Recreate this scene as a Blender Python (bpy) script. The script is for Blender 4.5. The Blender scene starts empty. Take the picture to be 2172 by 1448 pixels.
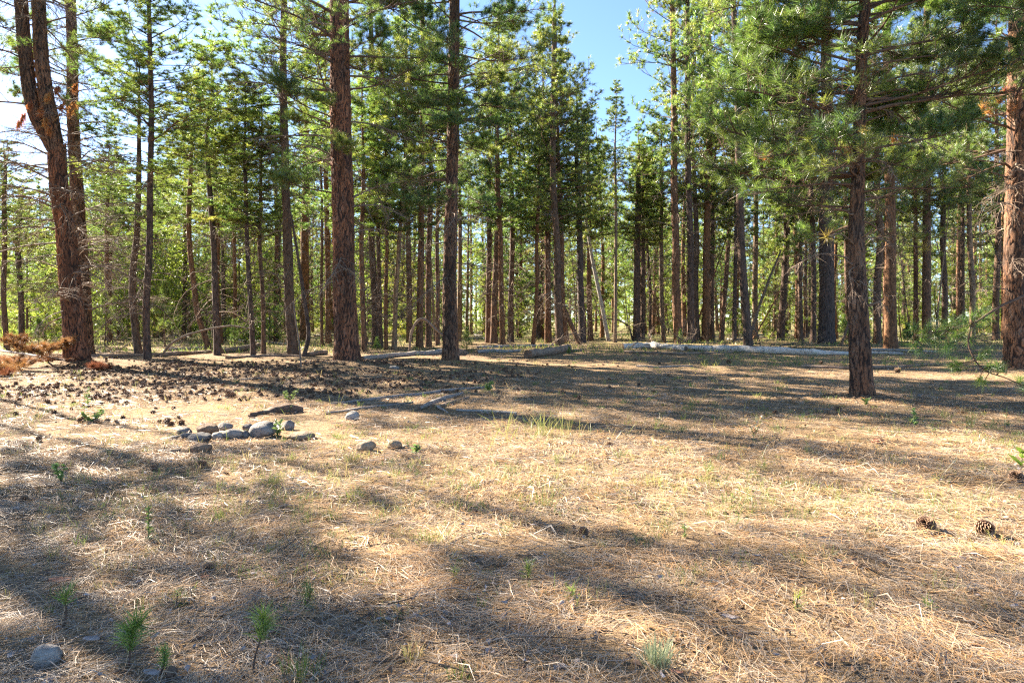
import bpy, math, random
import numpy as np
from mathutils import Vector, Matrix, Euler, noise as mnoise

rng = np.random.default_rng(11)
random.seed(11)
SC = bpy.context.scene
COL = SC.collection
PI = math.pi

# ------------------------------------------------------------------ camera, sky, sun, exposure
F, CX, HY, CH = 1448.0, 1086.0, 680.0, 1.3      # focal length in photo pixels, centre column, horizon row, eye height
cam_d = bpy.data.cameras.new('camera')
cam = bpy.data.objects.new('camera', cam_d)
COL.objects.link(cam)
cam.location = (0, 0, CH)
cam.rotation_euler = (PI / 2, 0, 0)
cam_d.sensor_width = 36.0
cam_d.lens = 24.0
cam_d.shift_y = -44.0 / 2172.0
cam_d.clip_start = 0.05
cam_d.clip_end = 2000
SC.camera = cam

SUN_EL, SUN_AZ = math.radians(31), math.radians(-52)     # azimuth from +Y towards +X
sdir = Vector((math.sin(SUN_AZ) * math.cos(SUN_EL), math.cos(SUN_AZ) * math.cos(SUN_EL), math.sin(SUN_EL)))
world = bpy.data.worlds.new('World')
SC.world = world
world.use_nodes = True
wn = world.node_tree
bg = wn.nodes['Background']
sky = wn.nodes.new('ShaderNodeTexSky')
sky.sky_type = 'NISHITA'
sky.sun_disc = False
sky.sun_elevation = SUN_EL
sky.sun_rotation = SUN_AZ
sky.altitude = 1200
sky.air_density = 0.8
sky.dust_density = 0.6
sky.ozone_density = 3.5
wn.links.new(sky.outputs[0], bg.inputs[0])
bg.inputs[1].default_value = 0.053
sun_d = bpy.data.lights.new('sun', 'SUN')
sun_d.energy = 5.0
sun_d.angle = math.radians(0.5)
sun_d.color = (1.0, 0.88, 0.73)
sun = bpy.data.objects.new('sun', sun_d)
COL.objects.link(sun)
sun.rotation_euler = (-sdir).to_track_quat('-Z', 'Y').to_euler()
sun.location = sdir * 60
SC.view_settings.view_transform = 'Standard'
SC.view_settings.look = 'None'
SC.view_settings.exposure = 2.92
SC.view_settings.gamma = 1.0
SC.view_settings.use_curve_mapping = False
SC.render.engine = 'CYCLES'
SC.cycles.max_bounces = 7
SC.cycles.diffuse_bounces = 4
SC.cycles.transmission_bounces = 4
SC.cycles.glossy_bounces = 2
SC.cycles.use_denoising = False
SC.cycles.sample_clamp_indirect = 4.0
SC.cycles.pixel_filter_type = 'BLACKMAN_HARRIS'
SC.cycles.filter_width = 1.3

# ------------------------------------------------------------------ noise and ground height
_T = rng.random((256, 256))


def vnoise(x, y):
    x = np.asarray(x, float); y = np.asarray(y, float)
    xi = np.floor(x).astype(int); yi = np.floor(y).astype(int)
    fx = x - xi; fy = y - yi
    fx = fx * fx * (3 - 2 * fx); fy = fy * fy * (3 - 2 * fy)
    a = _T[xi & 255, yi & 255]; b = _T[(xi + 1) & 255, yi & 255]
    c = _T[xi & 255, (yi + 1) & 255]; d = _T[(xi + 1) & 255, (yi + 1) & 255]
    return (a * (1 - fx) + b * fx) * (1 - fy) + (c * (1 - fx) + d * fx) * fy


def fbm(x, y, o=3):
    s = 0; a = 0.5
    for k in range(o):
        s = s + a * vnoise(x * 2 ** k + 17.3 * k, y * 2 ** k + 5.1 * k); a *= 0.5
    return s


MOUNDS = [(-4.65, 19.0, 0.16, 1.9), (-2.1, 23.6, 0.10, 1.3), (-13.0, 20.6, 0.12, 1.6), (5.86, 11.3, 0.07, 0.8), (12.7, 17.0, 0.10, 1.2)]


def gh(x, y):
    x = np.asarray(x, float); y = np.asarray(y, float)
    z = 0.10 * (fbm(x * 0.28 + 3, y * 0.28 + 9, 2) - 0.375) + 0.075 * (fbm(x * 1.3 + 40, y * 1.3, 3) - 0.44)
    for mx, my, a, r in MOUNDS:
        q = (x - mx) ** 2 + (y - my) ** 2
        z = z + a * np.exp(-q / (r * r)) + a * 0.3 * np.exp(-q / (r * r * 0.12))
    return z


def fine(x, y):
    return 0.05 * (fbm(x * 5, y * 5 + 70, 3) - 0.44)


def px(x, y):
    """photo pixel on the ground -> world x, y, z"""
    z = 0.0
    for _ in range(6):
        d = (CH - z) * F / (y - HY)
        X = (x - CX) / F * d
        z = float(gh(X, d))
    return X, d, z


def at(x, y, d):
    """photo pixel at depth d -> world point"""
    return Vector(((x - CX) / F * d, d, CH + (HY - y) / F * d))


# ------------------------------------------------------------------ materials
def mat(name):
    m = bpy.data.materials.new(name)
    m.use_nodes = True
    nt = m.node_tree
    nt.nodes.clear()
    out = nt.nodes.new('ShaderNodeOutputMaterial')
    return m, nt, out


def N(nt, t, **kw):
    n = nt.nodes.new('ShaderNode' + t)
    for k, v in kw.items():
        setattr(n, k, v)
    return n


def ramp(nt, fac, stops, interp='LINEAR'):
    r = N(nt, 'ValToRGB')
    r.color_ramp.interpolation = interp
    el = r.color_ramp.elements
    while len(el) < len(stops):
        el.new(0.5)
    for e, (p, c) in zip(el, stops):
        e.position = p
        e.color = (*c, 1) if len(c) == 3 else c
    nt.links.new(fac, r.inputs[0])
    return r.outputs[0]


def mixc(nt, a, b, fac, mode='MIX'):
    m = N(nt, 'Mix', data_type='RGBA', blend_type=mode)
    for s, v in ((m.inputs[6], a), (m.inputs[7], b), (m.inputs[0], fac)):
        if isinstance(v, (int, float)):
            s.default_value = v
        elif isinstance(v, tuple):
            s.default_value = (*v, 1)
        else:
            nt.links.new(v, s)
    return m.outputs[2]


def noise(nt, vec, scale, detail=3, rough=0.6, dist=0.0):
    n = N(nt, 'TexNoise')
    n.inputs['Scale'].default_value = scale
    n.inputs['Detail'].default_value = detail
    n.inputs['Roughness'].default_value = rough
    n.inputs['Distortion'].default_value = dist
    if vec is not None:
        nt.links.new(vec, n.inputs['Vector'])
    return n.outputs[0]


def mapping(nt, vec, scale=(1, 1, 1), rot=(0, 0, 0), loc=(0, 0, 0)):
    m = N(nt, 'Mapping')
    m.inputs['Scale'].default_value = scale
    m.inputs['Rotation'].default_value = rot
    m.inputs['Location'].default_value = loc
    nt.links.new(vec, m.inputs[0])
    return m.outputs[0]


def attr(nt, name):
    a = N(nt, 'Attribute', attribute_name=name)
    return a.outputs['Fac']


def math_(nt, op, a, b=0.0, clamp=False):
    m = N(nt, 'Math', operation=op, use_clamp=clamp)
    for s, v in ((m.inputs[0], a), (m.inputs[1], b)):
        if isinstance(v, (int, float)):
            s.default_value = v
        else:
            nt.links.new(v, s)
    return m.outputs[0]


def bump(nt, h, strength, dist):
    b = N(nt, 'Bump')
    b.inputs['Strength'].default_value = strength
    b.inputs['Distance'].default_value = dist
    nt.links.new(h, b.inputs['Height'])
    return b.outputs[0]


def principled(nt, out, col, rough=0.9, nrm=None, spec=0.25):
    p = N(nt, 'BsdfPrincipled')
    if isinstance(col, tuple):
        p.inputs['Base Color'].default_value = (*col, 1)
    else:
        nt.links.new(col, p.inputs['Base Color'])
    p.inputs['Roughness'].default_value = rough
    p.inputs['Specular IOR Level'].default_value = spec
    if nrm is not None:
        nt.links.new(nrm, p.inputs['Normal'])
    nt.links.new(p.outputs[0], out.inputs[0])
    return p


def leafy(name, stops, trans=0.45, gloss=0.06, rough=0.4, objvar=True):
    """thin leaves and needles: diffuse + translucent + a little gloss; hue from the 'tint' attribute"""
    m, nt, out = mat(name)
    c = ramp(nt, attr(nt, 'tint'), stops)
    if objvar:
        oi = N(nt, 'ObjectInfo')
        v = math_(nt, 'MULTIPLY_ADD', oi.outputs['Random'], 0.3)
        nt.nodes[-1].inputs[2].default_value = 0.85
        hsv = N(nt, 'HueSaturation')
        nt.links.new(v, hsv.inputs['Value'])
        h = math_(nt, 'MULTIPLY_ADD', oi.outputs['Random'], 0.035)
        nt.nodes[-1].inputs[2].default_value = 0.483
        nt.links.new(h, hsv.inputs['Hue'])
        nt.links.new(c, hsv.inputs['Color'])
        c = hsv.outputs[0]
    d = N(nt, 'BsdfDiffuse'); t = N(nt, 'BsdfTranslucent')
    g = N(nt, 'BsdfGlossy'); g.inputs['Roughness'].default_value = rough
    nt.links.new(c, d.inputs[0]); nt.links.new(c, t.inputs[0])
    a = N(nt, 'MixShader'); a.inputs[0].default_value = trans
    nt.links.new(d.outputs[0], a.inputs[1]); nt.links.new(t.outputs[0], a.inputs[2])
    b = N(nt, 'MixShader'); b.inputs[0].default_value = gloss
    nt.links.new(a.outputs[0], b.inputs[1]); nt.links.new(g.outputs[0], b.inputs[2])
    nt.links.new(b.outputs[0], out.inputs[0])
    return m


M = {}
GREEN = [(0.0, (0.074, 0.140, 0.030)), (0.4, (0.150, 0.228, 0.036)), (0.75, (0.245, 0.305, 0.043)), (1.0, (0.35, 0.36, 0.065))]
M['needles'] = leafy('pine_needles_green', GREEN, 0.64, 0.08)
GREEN_SUNLIT = [(p, tuple(min(0.4, v * 1.2) for v in c)) for p, c in GREEN]  # same greens made lighter: sunlight on the far crowns put into the colour
M['needles_far_sunlit'] = leafy('pine_needles_sunlit_green', GREEN_SUNLIT, 0.58, 0.07)
M['young'] = leafy('young_pine_green', [(0, (0.11, 0.20, 0.035)), (1, (0.26, 0.34, 0.06))], 0.5, 0.06)
M['rust'] = leafy('rust_dead_needles', [(0, (0.10, 0.040, 0.018)), (0.5, (0.23, 0.095, 0.036)), (1, (0.36, 0.19, 0.085))], 0.35, 0.04)
M['rustlit'] = leafy('bright_rust_needles', [(0, (0.26, 0.09, 0.03)), (0.6, (0.42, 0.165, 0.055)), (1, (0.55, 0.26, 0.09))], 0.5, 0.04)
M['yellow'] = leafy('yellowing_needles', [(0, (0.30, 0.22, 0.04)), (1, (0.40, 0.36, 0.08))], 0.45, 0.05)
M['grass'] = leafy('dry_green_grass', [(0, (0.09, 0.15, 0.03)), (0.4, (0.17, 0.22, 0.05)), (0.7, (0.34, 0.30, 0.10)), (1, (0.46, 0.36, 0.18))], 0.45, 0.04, objvar=False)
M['herb'] = leafy('herb_leaf', [(0, (0.10, 0.17, 0.05)), (1, (0.20, 0.28, 0.08))], 0.45, 0.05)
M['palegrass'] = leafy('pale_bluegreen_grass', [(0, (0.20, 0.25, 0.14)), (1, (0.42, 0.44, 0.26))], 0.4, 0.04)
M['broadleaf'] = leafy('bright_broadleaf', [(0, (0.11, 0.19, 0.02)), (1, (0.24, 0.32, 0.04))], 0.55, 0.05)
M['litter'] = leafy('fallen_pine_needles', [(0.0, (0.17, 0.15, 0.13)), (0.25, (0.37, 0.31, 0.24)), (0.45, (0.53, 0.385, 0.235)),
                                             (0.62, (0.59, 0.375, 0.19)), (0.8, (0.45, 0.235, 0.075)), (0.92, (0.24, 0.12, 0.05)), (1, (0.12, 0.07, 0.04))], 0.15, 0.06, 0.45, objvar=False)

# near bark: 'plate' attribute is the height of the bark plates built in the mesh


def bark_near(name, plate_a, plate_b, fis, grey):
    m, nt, out = mat(name)
    co = N(nt, 'TexCoord').outputs['Object']
    pl = attr(nt, 'plate')
    n1 = noise(nt, mapping(nt, co, (6, 6, 2.2)), 1.0, 5, 0.65)
    n2 = noise(nt, mapping(nt, co, (30, 30, 9)), 1.0, 4, 0.7, 0.6)
    n3 = noise(nt, mapping(nt, co, (70, 70, 30)), 1.0, 3, 0.7)
    c = ramp(nt, n1, [(0.34, plate_a), (0.52, plate_b), (0.68, grey)])
    c = mixc(nt, c, ramp(nt, n2, [(0.3, (0.30, 0.25, 0.22)), (0.62, (1.25, 1.2, 1.15))]), 0.75, 'MULTIPLY')
    cid = attr(nt, 'cell')
    c = mixc(nt, c, ramp(nt, cid, [(0, (0.62, 0.6, 0.6)), (1, (1.3, 1.22, 1.15))]), 0.8, 'MULTIPLY')
    f = math_(nt, 'ADD', pl, math_(nt, 'MULTIPLY', math_(nt, 'SUBTRACT', n2, 0.5), 0.7))
    big = noise(nt, mapping(nt, co, (1.6, 1.6, 0.5)), 1.0, 4, 0.65)
    c = mixc(nt, c, ramp(nt, big, [(0.36, (0.55, 0.58, 0.62)), (0.5, (1.0, 1.0, 1.0)), (0.66, (1.5, 1.3, 1.15))]), 0.9, 'MULTIPLY')
    fr = ramp(nt, f, [(0.16, (0, 0, 0)), (0.62, (1, 1, 1))])
    c = mixc(nt, fis, c, fr)
    h = math_(nt, 'ADD', math_(nt, 'MULTIPLY', n2, 0.7), math_(nt, 'MULTIPLY', n3, 0.5))
    principled(nt, out, c, 0.88, bump(nt, h, 1.0, 0.03), 0.2)
    return m


M['bark_red'] = bark_near('red_ponderosa_bark', (0.245, 0.120, 0.064), (0.190, 0.096, 0.058), (0.036, 0.022, 0.017), (0.165, 0.112, 0.084))
M['bark_grey'] = bark_near('grey_pine_bark', (0.195, 0.110, 0.066), (0.145, 0.094, 0.064), (0.032, 0.022, 0.018), (0.165, 0.130, 0.104))
M['bark_orange'] = bark_near('orange_ponderosa_bark', (0.265, 0.145, 0.080), (0.205, 0.120, 0.076), (0.040, 0.026, 0.020), (0.190, 0.150, 0.118))



def bark_far(name, a, b, dark):
    m, nt, out = mat(name)
    co = N(nt, 'TexCoord').outputs['Object']
    oi = N(nt, 'ObjectInfo').outputs['Random']
    n1 = noise(nt, mapping(nt, co, (14, 14, 4)), 1.0, 5, 0.7, 0.4)
    n2 = noise(nt, mapping(nt, co, (2, 2, 0.7)), 1.0, 3, 0.6)
    base = mixc(nt, a, b, ramp(nt, math_(nt, 'ADD', oi, math_(nt, 'SUBTRACT', n2, 0.5)), [(0.2, (0, 0, 0)), (0.85, (1, 1, 1))]))
    c = mixc(nt, dark, base, ramp(nt, n1, [(0.36, (0, 0, 0)), (0.56, (1, 1, 1))]))
    principled(nt, out, c, 0.9, bump(nt, n1, 1.0, 0.05), 0.15)
    return m


M['bark_mid'] = bark_far('mid_pine_bark', (0.204, 0.110, 0.062), (0.125, 0.088, 0.062), (0.040, 0.025, 0.019))
M['bark_dark'] = bark_far('dark_pine_bark', (0.141, 0.091, 0.065), (0.104, 0.077, 0.065), (0.027, 0.022, 0.018))
M['bark_pale'] = bark_far('pale_pine_bark', (0.296, 0.192, 0.111), (0.222, 0.163, 0.111), (0.059, 0.041, 0.030))
M['bark_rust'] = bark_far('rusty_pine_bark', (0.222, 0.111, 0.052), (0.185, 0.100, 0.056), (0.044, 0.024, 0.015))


def woodmat(name, a, b, crack, sc=1.0, along=(2, 22, 22)):
    m, nt, out = mat(name)
    co = N(nt, 'TexCoord').outputs['Object']
    n1 = noise(nt, mapping(nt, co, tuple(v * sc for v in along)), 1.0, 5, 0.7, 0.5)
    n2 = noise(nt, co, 3.0 * sc, 4, 0.6)
    c = mixc(nt, a, b, ramp(nt, n2, [(0.35, (0, 0, 0)), (0.65, (1, 1, 1))]))
    c = mixc(nt, crack, c, ramp(nt, n1, [(0.35, (0, 0, 0)), (0.5, (1, 1, 1))]))
    principled(nt, out, c, 0.85, bump(nt, n1, 0.8, 0.02), 0.2)
    return m


M['twig'] = woodmat('brown_branch_wood', (0.111, 0.068, 0.047), (0.170, 0.111, 0.076), (0.043, 0.027, 0.020), 0.850, (8, 30, 30))
M['deadtwig'] = woodmat('grey_dead_branch_wood', (0.170, 0.128, 0.098), (0.255, 0.187, 0.132), (0.068, 0.047, 0.036), 0.850, (8, 30, 30))
M['greylog'] = woodmat('weathered_grey_wood', (0.302, 0.274, 0.238), (0.403, 0.360, 0.302), (0.101, 0.083, 0.068))
M['brownlog'] = woodmat('brown_rotting_wood', (0.20, 0.13, 0.085), (0.32, 0.235, 0.17), (0.05, 0.034, 0.026))
M['whitelog'] = woodmat('bleached_white_wood', (0.50, 0.46, 0.40), (0.62, 0.57, 0.49), (0.22, 0.16, 0.11))
M['stick'] = woodmat('grey_stick_wood', (0.238, 0.202, 0.169), (0.331, 0.295, 0.259), (0.094, 0.072, 0.058), 1.080)
M['rotten'] = woodmat('dark_splintered_wood', (0.11, 0.075, 0.052), (0.20, 0.14, 0.10), (0.022, 0.016, 0.013), 1.2, (2, 40, 40))
M['endgrain'] = woodmat('dark_end_grain', (0.10, 0.07, 0.05), (0.20, 0.145, 0.10), (0.03, 0.022, 0.018), 3.0, (9, 9, 9))
M['chip'] = woodmat('pale_bark_flake', (0.302, 0.245, 0.209), (0.418, 0.374, 0.346), (0.180, 0.122, 0.094), 4.320, (3, 6, 6))
M['redchip'] = woodmat('red_bark_flake', (0.34, 0.15, 0.08), (0.42, 0.22, 0.13), (0.16, 0.075, 0.05), 6.0, (3, 6, 6))


def rockmat(name, a, b, sp):
    m, nt, out = mat(name)
    co = N(nt, 'TexCoord').outputs['Object']
    n1 = noise(nt, co, 9, 5, 0.65)
    n2 = noise(nt, co, 45, 3, 0.7)
    n3 = noise(nt, co, 4, 4, 0.6)
    c = mixc(nt, a, b, ramp(nt, n1, [(0.38, (0, 0, 0)), (0.62, (1, 1, 1))]))
    c = mixc(nt, c, sp, ramp(nt, n2, [(0.56, (0, 0, 0)), (0.68, (0.8, 0.8, 0.8))]))
    c = mixc(nt, c, ramp(nt, n3, [(0.35, (0.55, 0.50, 0.45)), (0.55, (1.1, 1.02, 0.92))]), 0.85, 'MULTIPLY')
    h = math_(nt, 'ADD', n1, math_(nt, 'MULTIPLY', n2, 0.5))
    principled(nt, out, c, 0.9, bump(nt, h, 1.0, 0.035), 0.2)
    return m


M['rock_grey'] = rockmat('grey_stone', (0.158, 0.155, 0.151), (0.259, 0.252, 0.238), (0.072, 0.072, 0.072))
M['rock_dark'] = rockmat('dark_grey_stone', (0.086, 0.090, 0.094), (0.158, 0.158, 0.158), (0.245, 0.238, 0.230))
M['rock_tan'] = rockmat('tan_stone', (0.216, 0.169, 0.119), (0.302, 0.245, 0.180), (0.144, 0.108, 0.079))
M['rock_brown'] = rockmat('brown_stone', (0.151, 0.104, 0.072), (0.216, 0.158, 0.115), (0.086, 0.061, 0.043))
M['rock_pale'] = rockmat('pale_stone', (0.288, 0.276, 0.258), (0.348, 0.336, 0.318), (0.204, 0.192, 0.174))
M['rock_red'] = rockmat('red_stone', (0.20, 0.07, 0.05), (0.27, 0.10, 0.07), (0.12, 0.05, 0.04))

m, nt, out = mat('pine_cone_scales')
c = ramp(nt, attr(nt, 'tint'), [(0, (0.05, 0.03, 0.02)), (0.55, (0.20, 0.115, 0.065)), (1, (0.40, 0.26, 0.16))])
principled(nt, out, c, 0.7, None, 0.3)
M['cone'] = m

# ground: duff of needles and soil
m, nt, out = mat('forest_floor')
co = N(nt, 'TexCoord').outputs['Object']
n_big = noise(nt, co, 0.35, 4, 0.55)
n_mid = noise(nt, co, 2.3, 5, 0.6)
n_fine = noise(nt, co, 30, 4, 0.75)
st = None
for k, (rz, sc) in enumerate(((0.3, 1.0), (1.3, 1.1), (2.2, 0.9), (2.8, 1.2))):
    s_ = noise(nt, mapping(nt, co, (9 * sc, 85 * sc, 20), (0, 0, rz), (k * 3.1, 0, 0)), 1.0, 3, 0.65, 0.9)
    s_ = ramp(nt, s_, [(0.5, (0, 0, 0)), (0.64, (1, 1, 1))])
    st = s_ if st is None else math_(nt, 'MAXIMUM', st, s_)
soil = ramp(nt, n_fine, [(0.3, (0.06, 0.043, 0.031)), (0.5, (0.16, 0.115, 0.078)), (0.7, (0.30, 0.22, 0.14))])
straw = ramp(nt, n_mid, [(0.3, (0.32, 0.20, 0.10)), (0.45, (0.52, 0.37, 0.20)), (0.6, (0.48, 0.31, 0.15)), (0.75, (0.40, 0.33, 0.25))])
c = mixc(nt, soil, straw, math_(nt, 'MULTIPLY', st, 0.85))
c = mixc(nt, c, ramp(nt, n_big, [(0.35, (0.80, 0.79, 0.80)), (0.65, (1.15, 1.1, 1.02))]), 0.9, 'MULTIPLY')
# greener meadow beyond the trees
sep = N(nt, 'SeparateXYZ'); nt.links.new(co, sep.inputs[0])
far = N(nt, 'MapRange'); far.inputs[1].default_value = 26; far.inputs[2].default_value = 60
nt.links.new(sep.outputs[1], far.inputs[0])
gm = math_(nt, 'MULTIPLY', far.outputs[0], ramp(nt, noise(nt, co, 0.22, 4, 0.6), [(0.40, (0, 0, 0)), (0.58, (0.85, 0.85, 0.85))]))
c = mixc(nt, c, ramp(nt, n_fine, [(0.3, (0.13, 0.17, 0.05)), (0.7, (0.30, 0.32, 0.12))]), gm)
h = math_(nt, 'ADD', math_(nt, 'MULTIPLY', st, 0.5), math_(nt, 'ADD', n_fine, n_mid))
principled(nt, out, c, 0.95, bump(nt, h, 0.8, 0.03), 0.1)
M['ground'] = m


# ------------------------------------------------------------------ mesh buffer
class Buf:
    def __init__(s):
        s.V = []; s.P = []; s.n = 0; s.T = []; s.X = {}

    def add(s, V, Fc, mi=0, tint=0.5, smooth=True):
        V = np.asarray(V, float).reshape(-1, 3)
        Fc = np.asarray(Fc, int)
        s.V.append(V)
        s.T.append(np.broadcast_to(np.asarray(tint, float), (len(V),)) if np.ndim(tint) < 2 else np.asarray(tint).reshape(-1))
        s.P.append((Fc + s.n, mi, smooth))
        s.n += len(V)

    def merge(s, o, Mx=None, mimap=None, tint_add=0.0):
        if not o.n:
            return
        V = np.concatenate(o.V)
        if Mx is not None:
            Mx = np.array(Mx)
            V = V @ Mx[:3, :3].T + Mx[:3, 3]
        base = s.n
        s.V.append(V); s.T.append(np.concatenate(o.T) + tint_add)
        for Fc, mi, sm in o.P:
            s.P.append((Fc + base, mi if mimap is None else mimap[mi], sm))
        s.n += len(V)

    def mesh(s, name, mats, extra=None):
        me = bpy.data.meshes.new(name)
        V = np.concatenate(s.V)
        me.vertices.add(len(V))
        me.vertices.foreach_set('co', V.astype(np.float32).ravel())
        idx = np.concatenate([p[0].ravel() for p in s.P])
        sizes = np.concatenate([np.full(len(p[0]), p[0].shape[1]) for p in s.P])
        mi = np.concatenate([np.full(len(p[0]), p[1]) for p in s.P])
        sm = np.concatenate([np.full(len(p[0]), p[2]) for p in s.P])
        me.loops.add(len(idx))
        me.loops.foreach_set('vertex_index', idx.astype(np.int32))
        me.polygons.add(len(sizes))
        me.polygons.foreach_set('loop_start', (np.cumsum(sizes) - sizes).astype(np.int32))
        me.polygons.foreach_set('material_index', mi.astype(np.int32))
        me.polygons.foreach_set('use_smooth', sm.astype(bool))
        a = me.attributes.new('tint', 'FLOAT', 'POINT')
        a.data.foreach_set('value', np.concatenate(s.T).astype(np.float32))
        for k, v in (extra or {}).items():
            a = me.attributes.new(k, 'FLOAT', 'POINT')
            a.data.foreach_set('value', np.asarray(v, np.float32))
        for mm in mats:
            me.materials.append(M[mm] if isinstance(mm, str) else mm)
        me.update(calc_edges=True)
        return me


def nrm(v):
    return v / np.maximum(np.linalg.norm(v, axis=-1, keepdims=True), 1e-9)


def tubes(buf, P, R, k=4, mi=0, tint=0.5, cap=False):
    """P (B,N,3), R (B,N): swept tubes"""
    P = np.asarray(P, float); R = np.asarray(R, float)
    if P.ndim == 2:
        P = P[None]; R = R[None]
    B, n, _ = P.shape
    T = nrm(np.gradient(P, axis=1))
    ax = nrm((P[:, -1] - P[:, 0]))
    ref = np.where(np.abs(ax[:, 2:3]) > 0.8, np.array([[1.0, 0, 0]]), np.array([[0, 0, 1.0]]))[:, None, :]
    n1 = nrm(np.cross(T, np.broadcast_to(ref, T.shape)))
    n2 = np.cross(T, n1)
    a = np.arange(k) / k * 2 * PI
    V = P[:, :, None] + R[:, :, None, None] * (np.cos(a)[None, None, :, None] * n1[:, :, None] + np.sin(a)[None, None, :, None] * n2[:, :, None])
    i = np.arange(n - 1)[:, None]; j = np.arange(k)[None]
    q = np.stack([i * k + j, i * k + (j + 1) % k, (i + 1) * k + (j + 1) % k, (i + 1) * k + j], -1).reshape(-1, 4)
    Fc = (q[None] + (np.arange(B) * n * k)[:, None, None]).reshape(-1, 4)
    buf.add(V.reshape(-1, 3), Fc, mi, tint)


def needles(buf, O, D, Ln, W, mi=0, tint=0.5, curve=0.0, two=False):
    """thin pointed blades from O along D"""
    m = len(O)
    D = nrm(D)
    r = nrm(rng.normal(size=(m, 3)))
    S = nrm(np.cross(D, r))
    Ln = np.broadcast_to(Ln, (m,))[:, None]; W = np.broadcast_to(W, (m,))[:, None]
    tint = np.broadcast_to(tint, (m,))
    tip = O + D * Ln + np.array([0, 0, -1.0]) * curve * Ln
    if two:
        mid = O + D * Ln * 0.55 + np.array([0, 0, 1.0]) * curve * Ln * 0.05
        V = np.stack([O - S * W * 0.4, O + S * W * 0.4, mid + S * W * 0.5, mid - S * W * 0.5, tip], 1).reshape(-1, 3)
        b = np.arange(m)[:, None] * 5
        buf.add(V, b + np.array([[0, 1, 2, 3]]), mi, np.repeat(tint, 5), False)
        Fc, mi_, sm = buf.P[-1]
        buf.P.append((b + np.array([[3, 2, 4]]) + (buf.n - 5 * m), mi, False))
    else:
        V = np.stack([O - S * W * 0.5, O + S * W * 0.5, tip], 1).reshape(-1, 3)
        b = np.arange(m)[:, None] * 3
        buf.add(V, b + np.array([[0, 1, 2]]), mi, np.repeat(tint, 3), False)


def tufts(buf, C, A, per, Ln, W, mi=0, tint=None, spread=1.0, two=False, droop=0.0, back=0.10, curve=0.05):
    """pom-poms of needles at C with axes A"""
    m = len(C)
    if m == 0:
        return
    A = nrm(A)
    t0 = rng.uniform(0, 1, m) if tint is None else np.broadcast_to(tint, (m,))
    O = np.repeat(C, per, 0); AA = np.repeat(A, per, 0)
    O = O - AA * rng.uniform(0, back, (m * per, 1)) + rng.normal(0, 0.006, (m * per, 3))
    side = rng.normal(size=(m * per, 3))
    side = nrm(side - AA * np.sum(side * AA, 1, keepdims=True))
    D = AA * rng.uniform(0.05, 1.1, (m * per, 1)) + side * rng.uniform(0.35, 1.0, (m * per, 1)) * spread + np.array([0, 0, -droop])
    tt = np.clip(np.repeat(t0, per) + rng.normal(0, 0.10, m * per), 0, 1)
    needles(buf, O, D, Ln * rng.uniform(0.75, 1.15, m * per), W, mi, tt, curve, two)


# ------------------------------------------------------------------ objects
def tag(o, label=None, cat=None, group=None, kind=None):
    if label: o['label'] = label
    if cat: o['category'] = cat
    if group: o['group'] = group
    if kind: o['kind'] = kind
    return o


def ob(name, me, parent=None, loc=(0, 0, 0), rot=(0, 0, 0), scale=(1, 1, 1)):
    o = bpy.data.objects.new(name, me)
    COL.objects.link(o)
    o.location = loc; o.rotation_euler = rot
    o.scale = (scale,) * 3 if isinstance(scale, (int, float)) else scale
    if parent is not None:
        o.parent = parent
    return o


def empty(name, loc, label, cat, group=None, rot=(0, 0, 0)):
    e = ob(name, None, None, loc, rot)
    e.empty_display_size = 0.3
    return tag(e, label, cat, group)


# ------------------------------------------------------------------ the ground sheet
def ground():
    ys = np.concatenate([np.linspace(-6, 0.9, 24, endpoint=False), np.linspace(0.9, 9, 220, endpoint=False),
                         np.linspace(9, 26, 150, endpoint=False), 26 * np.exp(np.linspace(0, math.log(900 / 26), 60))])
    u = np.linspace(-1, 1, 241)
    xs = np.sinh(u * 5.6) / np.sinh(5.6) * 800 + u * 5.0
    X, Y = np.meshgrid(xs, ys)
    Z = gh(X, Y)
    near = np.clip(1 - (np.hypot(X, Y) - 8) / 8, 0, 1)
    Z = Z + fine(X, Y) * near
    fade = np.clip(1 - (np.hypot(X, Y) - 60) / 80, 0, 1)
    Z = Z * fade
    ny, nx = X.shape
    V = np.stack([X, Y, Z], -1).reshape(-1, 3)
    i = np.arange(ny - 1)[:, None]; j = np.arange(nx - 1)[None]
    q = np.stack([i * nx + j, i * nx + j + 1, (i + 1) * nx + j + 1, (i + 1) * nx + j], -1).reshape(-1, 4)
    b = Buf(); b.add(V, q)
    o = ob('ground', b.mesh('ground', ['ground']))
    tag(o, 'dry forest floor of tan pine duff under the trees', None, None, 'structure')


ground()


# ------------------------------------------------------------------ trunks
def path_eval(ctrl, h):
    """ctrl: list of (x, y, z, r) rising in z -> arrays at heights h"""
    c = np.array(ctrl)
    return np.interp(h, c[:, 2], c[:, 0]), np.interp(h, c[:, 2], c[:, 1]), np.interp(h, c[:, 2], c[:, 3])


def smooth_ctrl(ctrl, n=60):
    c = np.array(ctrl, float)
    t = np.r_[0, np.cumsum(np.linalg.norm(np.diff(c[:, :3], axis=0), axis=1))]
    tt = np.linspace(0, t[-1], n)
    out = np.stack([np.interp(tt, t, c[:, k]) for k in range(4)], 1)
    k = np.array([0.25, 0.5, 0.25])
    for _ in range(4):
        p = np.pad(out, ((1, 1), (0, 0)), mode='edge')
        s = p[:-2] * 0.25 + p[1:-1] * 0.5 + p[2:] * 0.25
        s[0] = out[0]; s[-1] = out[-1]
        out = s
    return out


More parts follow.
